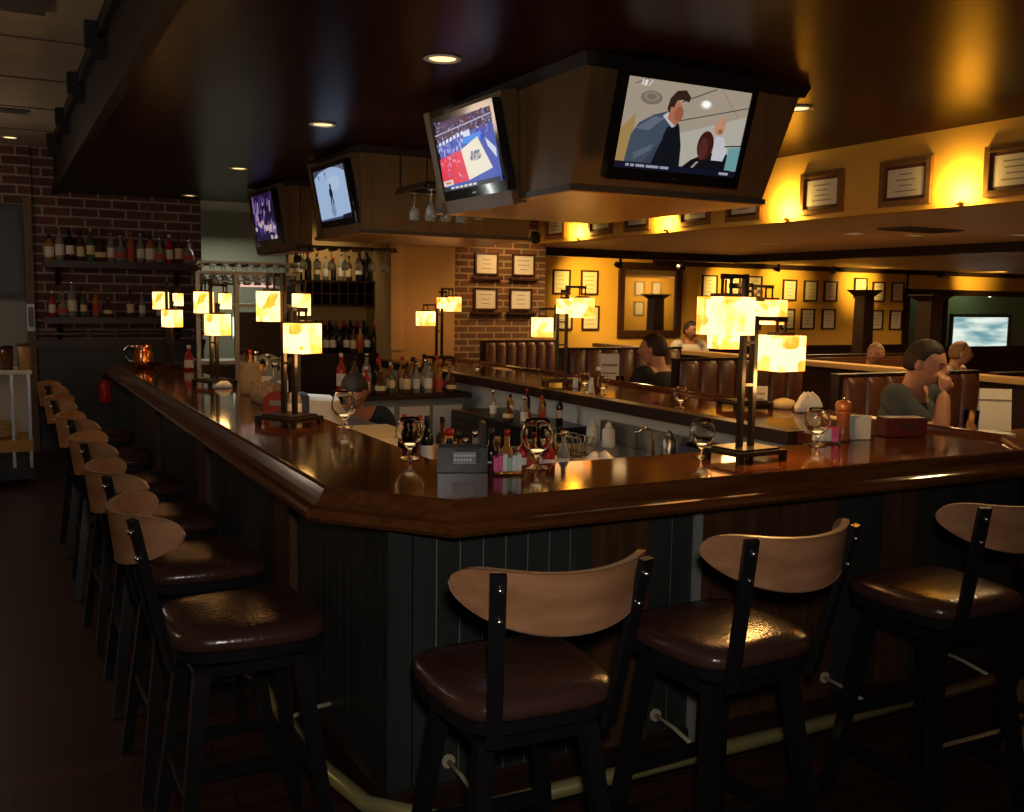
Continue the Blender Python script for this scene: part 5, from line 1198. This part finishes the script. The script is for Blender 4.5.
# ------------------------------------------------------------------ kitchen pass shelving behind the left arm
ks = empty('metal_shelving', (2.13, 9.5, 0)); tag(ks, 'pale steel shelving frame in the kitchen pass', 'shelving')
for x in (-.47, -.12, .46): MB().box((x-.02, -.15, 0), (x+.02, -.11, 1.87)).build('upright', 'steel', ks)
for z in (1.55, 1.85, 1.02): MB().box((-.47, -.16, z), (.48, .2, z+.03)).build('shelf_board', 'steel', ks)
MB().box((-.06, .05, 1.05), (.42, .12, 1.50)).build('dark_panel', 'dark', ks)
MB().box((-.05, -.02, 1.74), (.28, .02, 1.765)).build('light_strip', emis('pink_strip', (1, .55, .45), 1.0), ks)
o = empty('pass_light', (2.05, 9.62, 1.36)); tag(o, 'small rounded bright light panel in the kitchen pass', 'light')
MB().box((-.025, -.01, -.11), (.025, .0, .11), bev=.02).build('light_panel', emis('pass_glow', (.95, .95, .78), 1.1), o)
MB().box((-.032, .0, -.12), (.032, .06, .12)).build('light_box', 'greypan', o)
cloth((2.30, 9.42, 1.052), (.09, .05, .05), 'white folded towels on the steel shelf in the pass', 9, cat='towels')
tag(MB().lathe([(.001, 0), (.05, 0), (.10, .03), (.11, .035), (.05, .012), (.001, .01)], n=20).build('plate', 'whitep', loc=(2.08, 9.42, 1.052)), 'white plate on the steel shelf in the pass', 'plate')
MB().box((-.45, -.10, 0), (.45, .18, 1.0)).build('cabinet_body', 'dark', ks); MB().box((-.40, -.112, .1), (-.02, -.10, .9)).build('cabinet_door', 'dark', ks); MB().box((.02, -.112, .1), (.40, -.10, .9)).build('cabinet_door', 'dark', ks)

# ------------------------------------------------------------------ service station at the far left
sv = empty('service_station', (-.1, 9.6, 0)); tag(sv, 'service station with white top and warm lower shelf at the far left', 'service station')
MB().box((-.9, -.3, .96), (.37, .3, .99), bev=.004).build('counter_top', 'whitep', sv)
MB().box((-.9, -.3, .06), (.37, .3, .16)).build('base', 'black', sv)
MB().box((-.9, -.3, .30), (.36, .3, .40)).build('lower_shelf', mat('warm_shelf', (.55, .32, .08), .5), sv)
for x in (-.88, .20, .33): MB().box((x, -.28, .16), (x+.025, -.255, .96)).build('post', 'steel', sv)
MB().box((-.9, .27, .40), (.36, .29, .96)).build('back_panel', 'greypan', sv)
ps = None
for i in range(8):
    if ps is None:
        ps = empty('plate'); tag(ps, 'stacked tan plate on the lower shelf of the service station', 'plate')
        MB().lathe([(.001, 0), (.06, 0), (.115, .018), (.118, .022), (.06, .007), (.001, .006)], n=24).build('plate_body', 'lab_y', ps); o = ps
    else: o = copy_tree(ps)
    o.location = (.03, 9.52, .405+i*.016); o['group'] = 'stack of plates in the service station'
cn = empty('canister', (.22, 9.5, .99)); tag(cn, 'tan round canister on the white service counter', 'canister')
MB().lathe([(.001, 0), (.055, 0), (.055, .21), (.001, .21)], n=22).build('canister_body', mat('tan_canister', (.42, .26, .12), .5), cn); MB().lathe([(.057, .205), (.057, .225), (.001, .23)], n=22).build('lid', 'matb', cn)
cn = empty('canister', (.08, 9.5, .99)); tag(cn, 'dark brown canister left of the tan one, at the picture edge', 'canister')
MB().lathe([(.001, 0), (.055, 0), (.055, .19), (.001, .19)], n=22).build('canister_body', 'brownb', cn); MB().lathe([(.057, .185), (.057, .205), (.001, .21)], n=22).build('lid', 'black', cn)
ht = empty('telephone', (.345, 11.38, 1.42)); tag(ht, 'dark and white wall telephone beside the lower bottle shelf', 'telephone')
MB().box((-.045, -.05, -.16), (.03, -.04, .12), bev=.003).build('phone_body', 'whitep', ht); MB().box((-.03, -.09, -.12), (.015, -.05, .09), bev=.01).build('handset', 'black', ht)
fx = empty('fire_extinguisher', (1.02, 11.26, .50)); tag(fx, 'small red extinguisher hanging on the grey dado beyond the bar end', 'fire extinguisher')
MB().lathe([(.001, 0), (.06, 0), (.065, .02), (.065, .20), (.03, .24), (.02, .25), (.001, .25)], n=20).build('cylinder', 'red', fx)
MB().lathe([(.02, .25), (.025, .29), (.001, .30)], n=12).box((-.01, -.06, .27), (.01, .03, .285)).build('valve', 'black', fx); MB().box((-.02, .04, .05), (.02, .075, .20)).build('wall_bracket', 'black', fx)
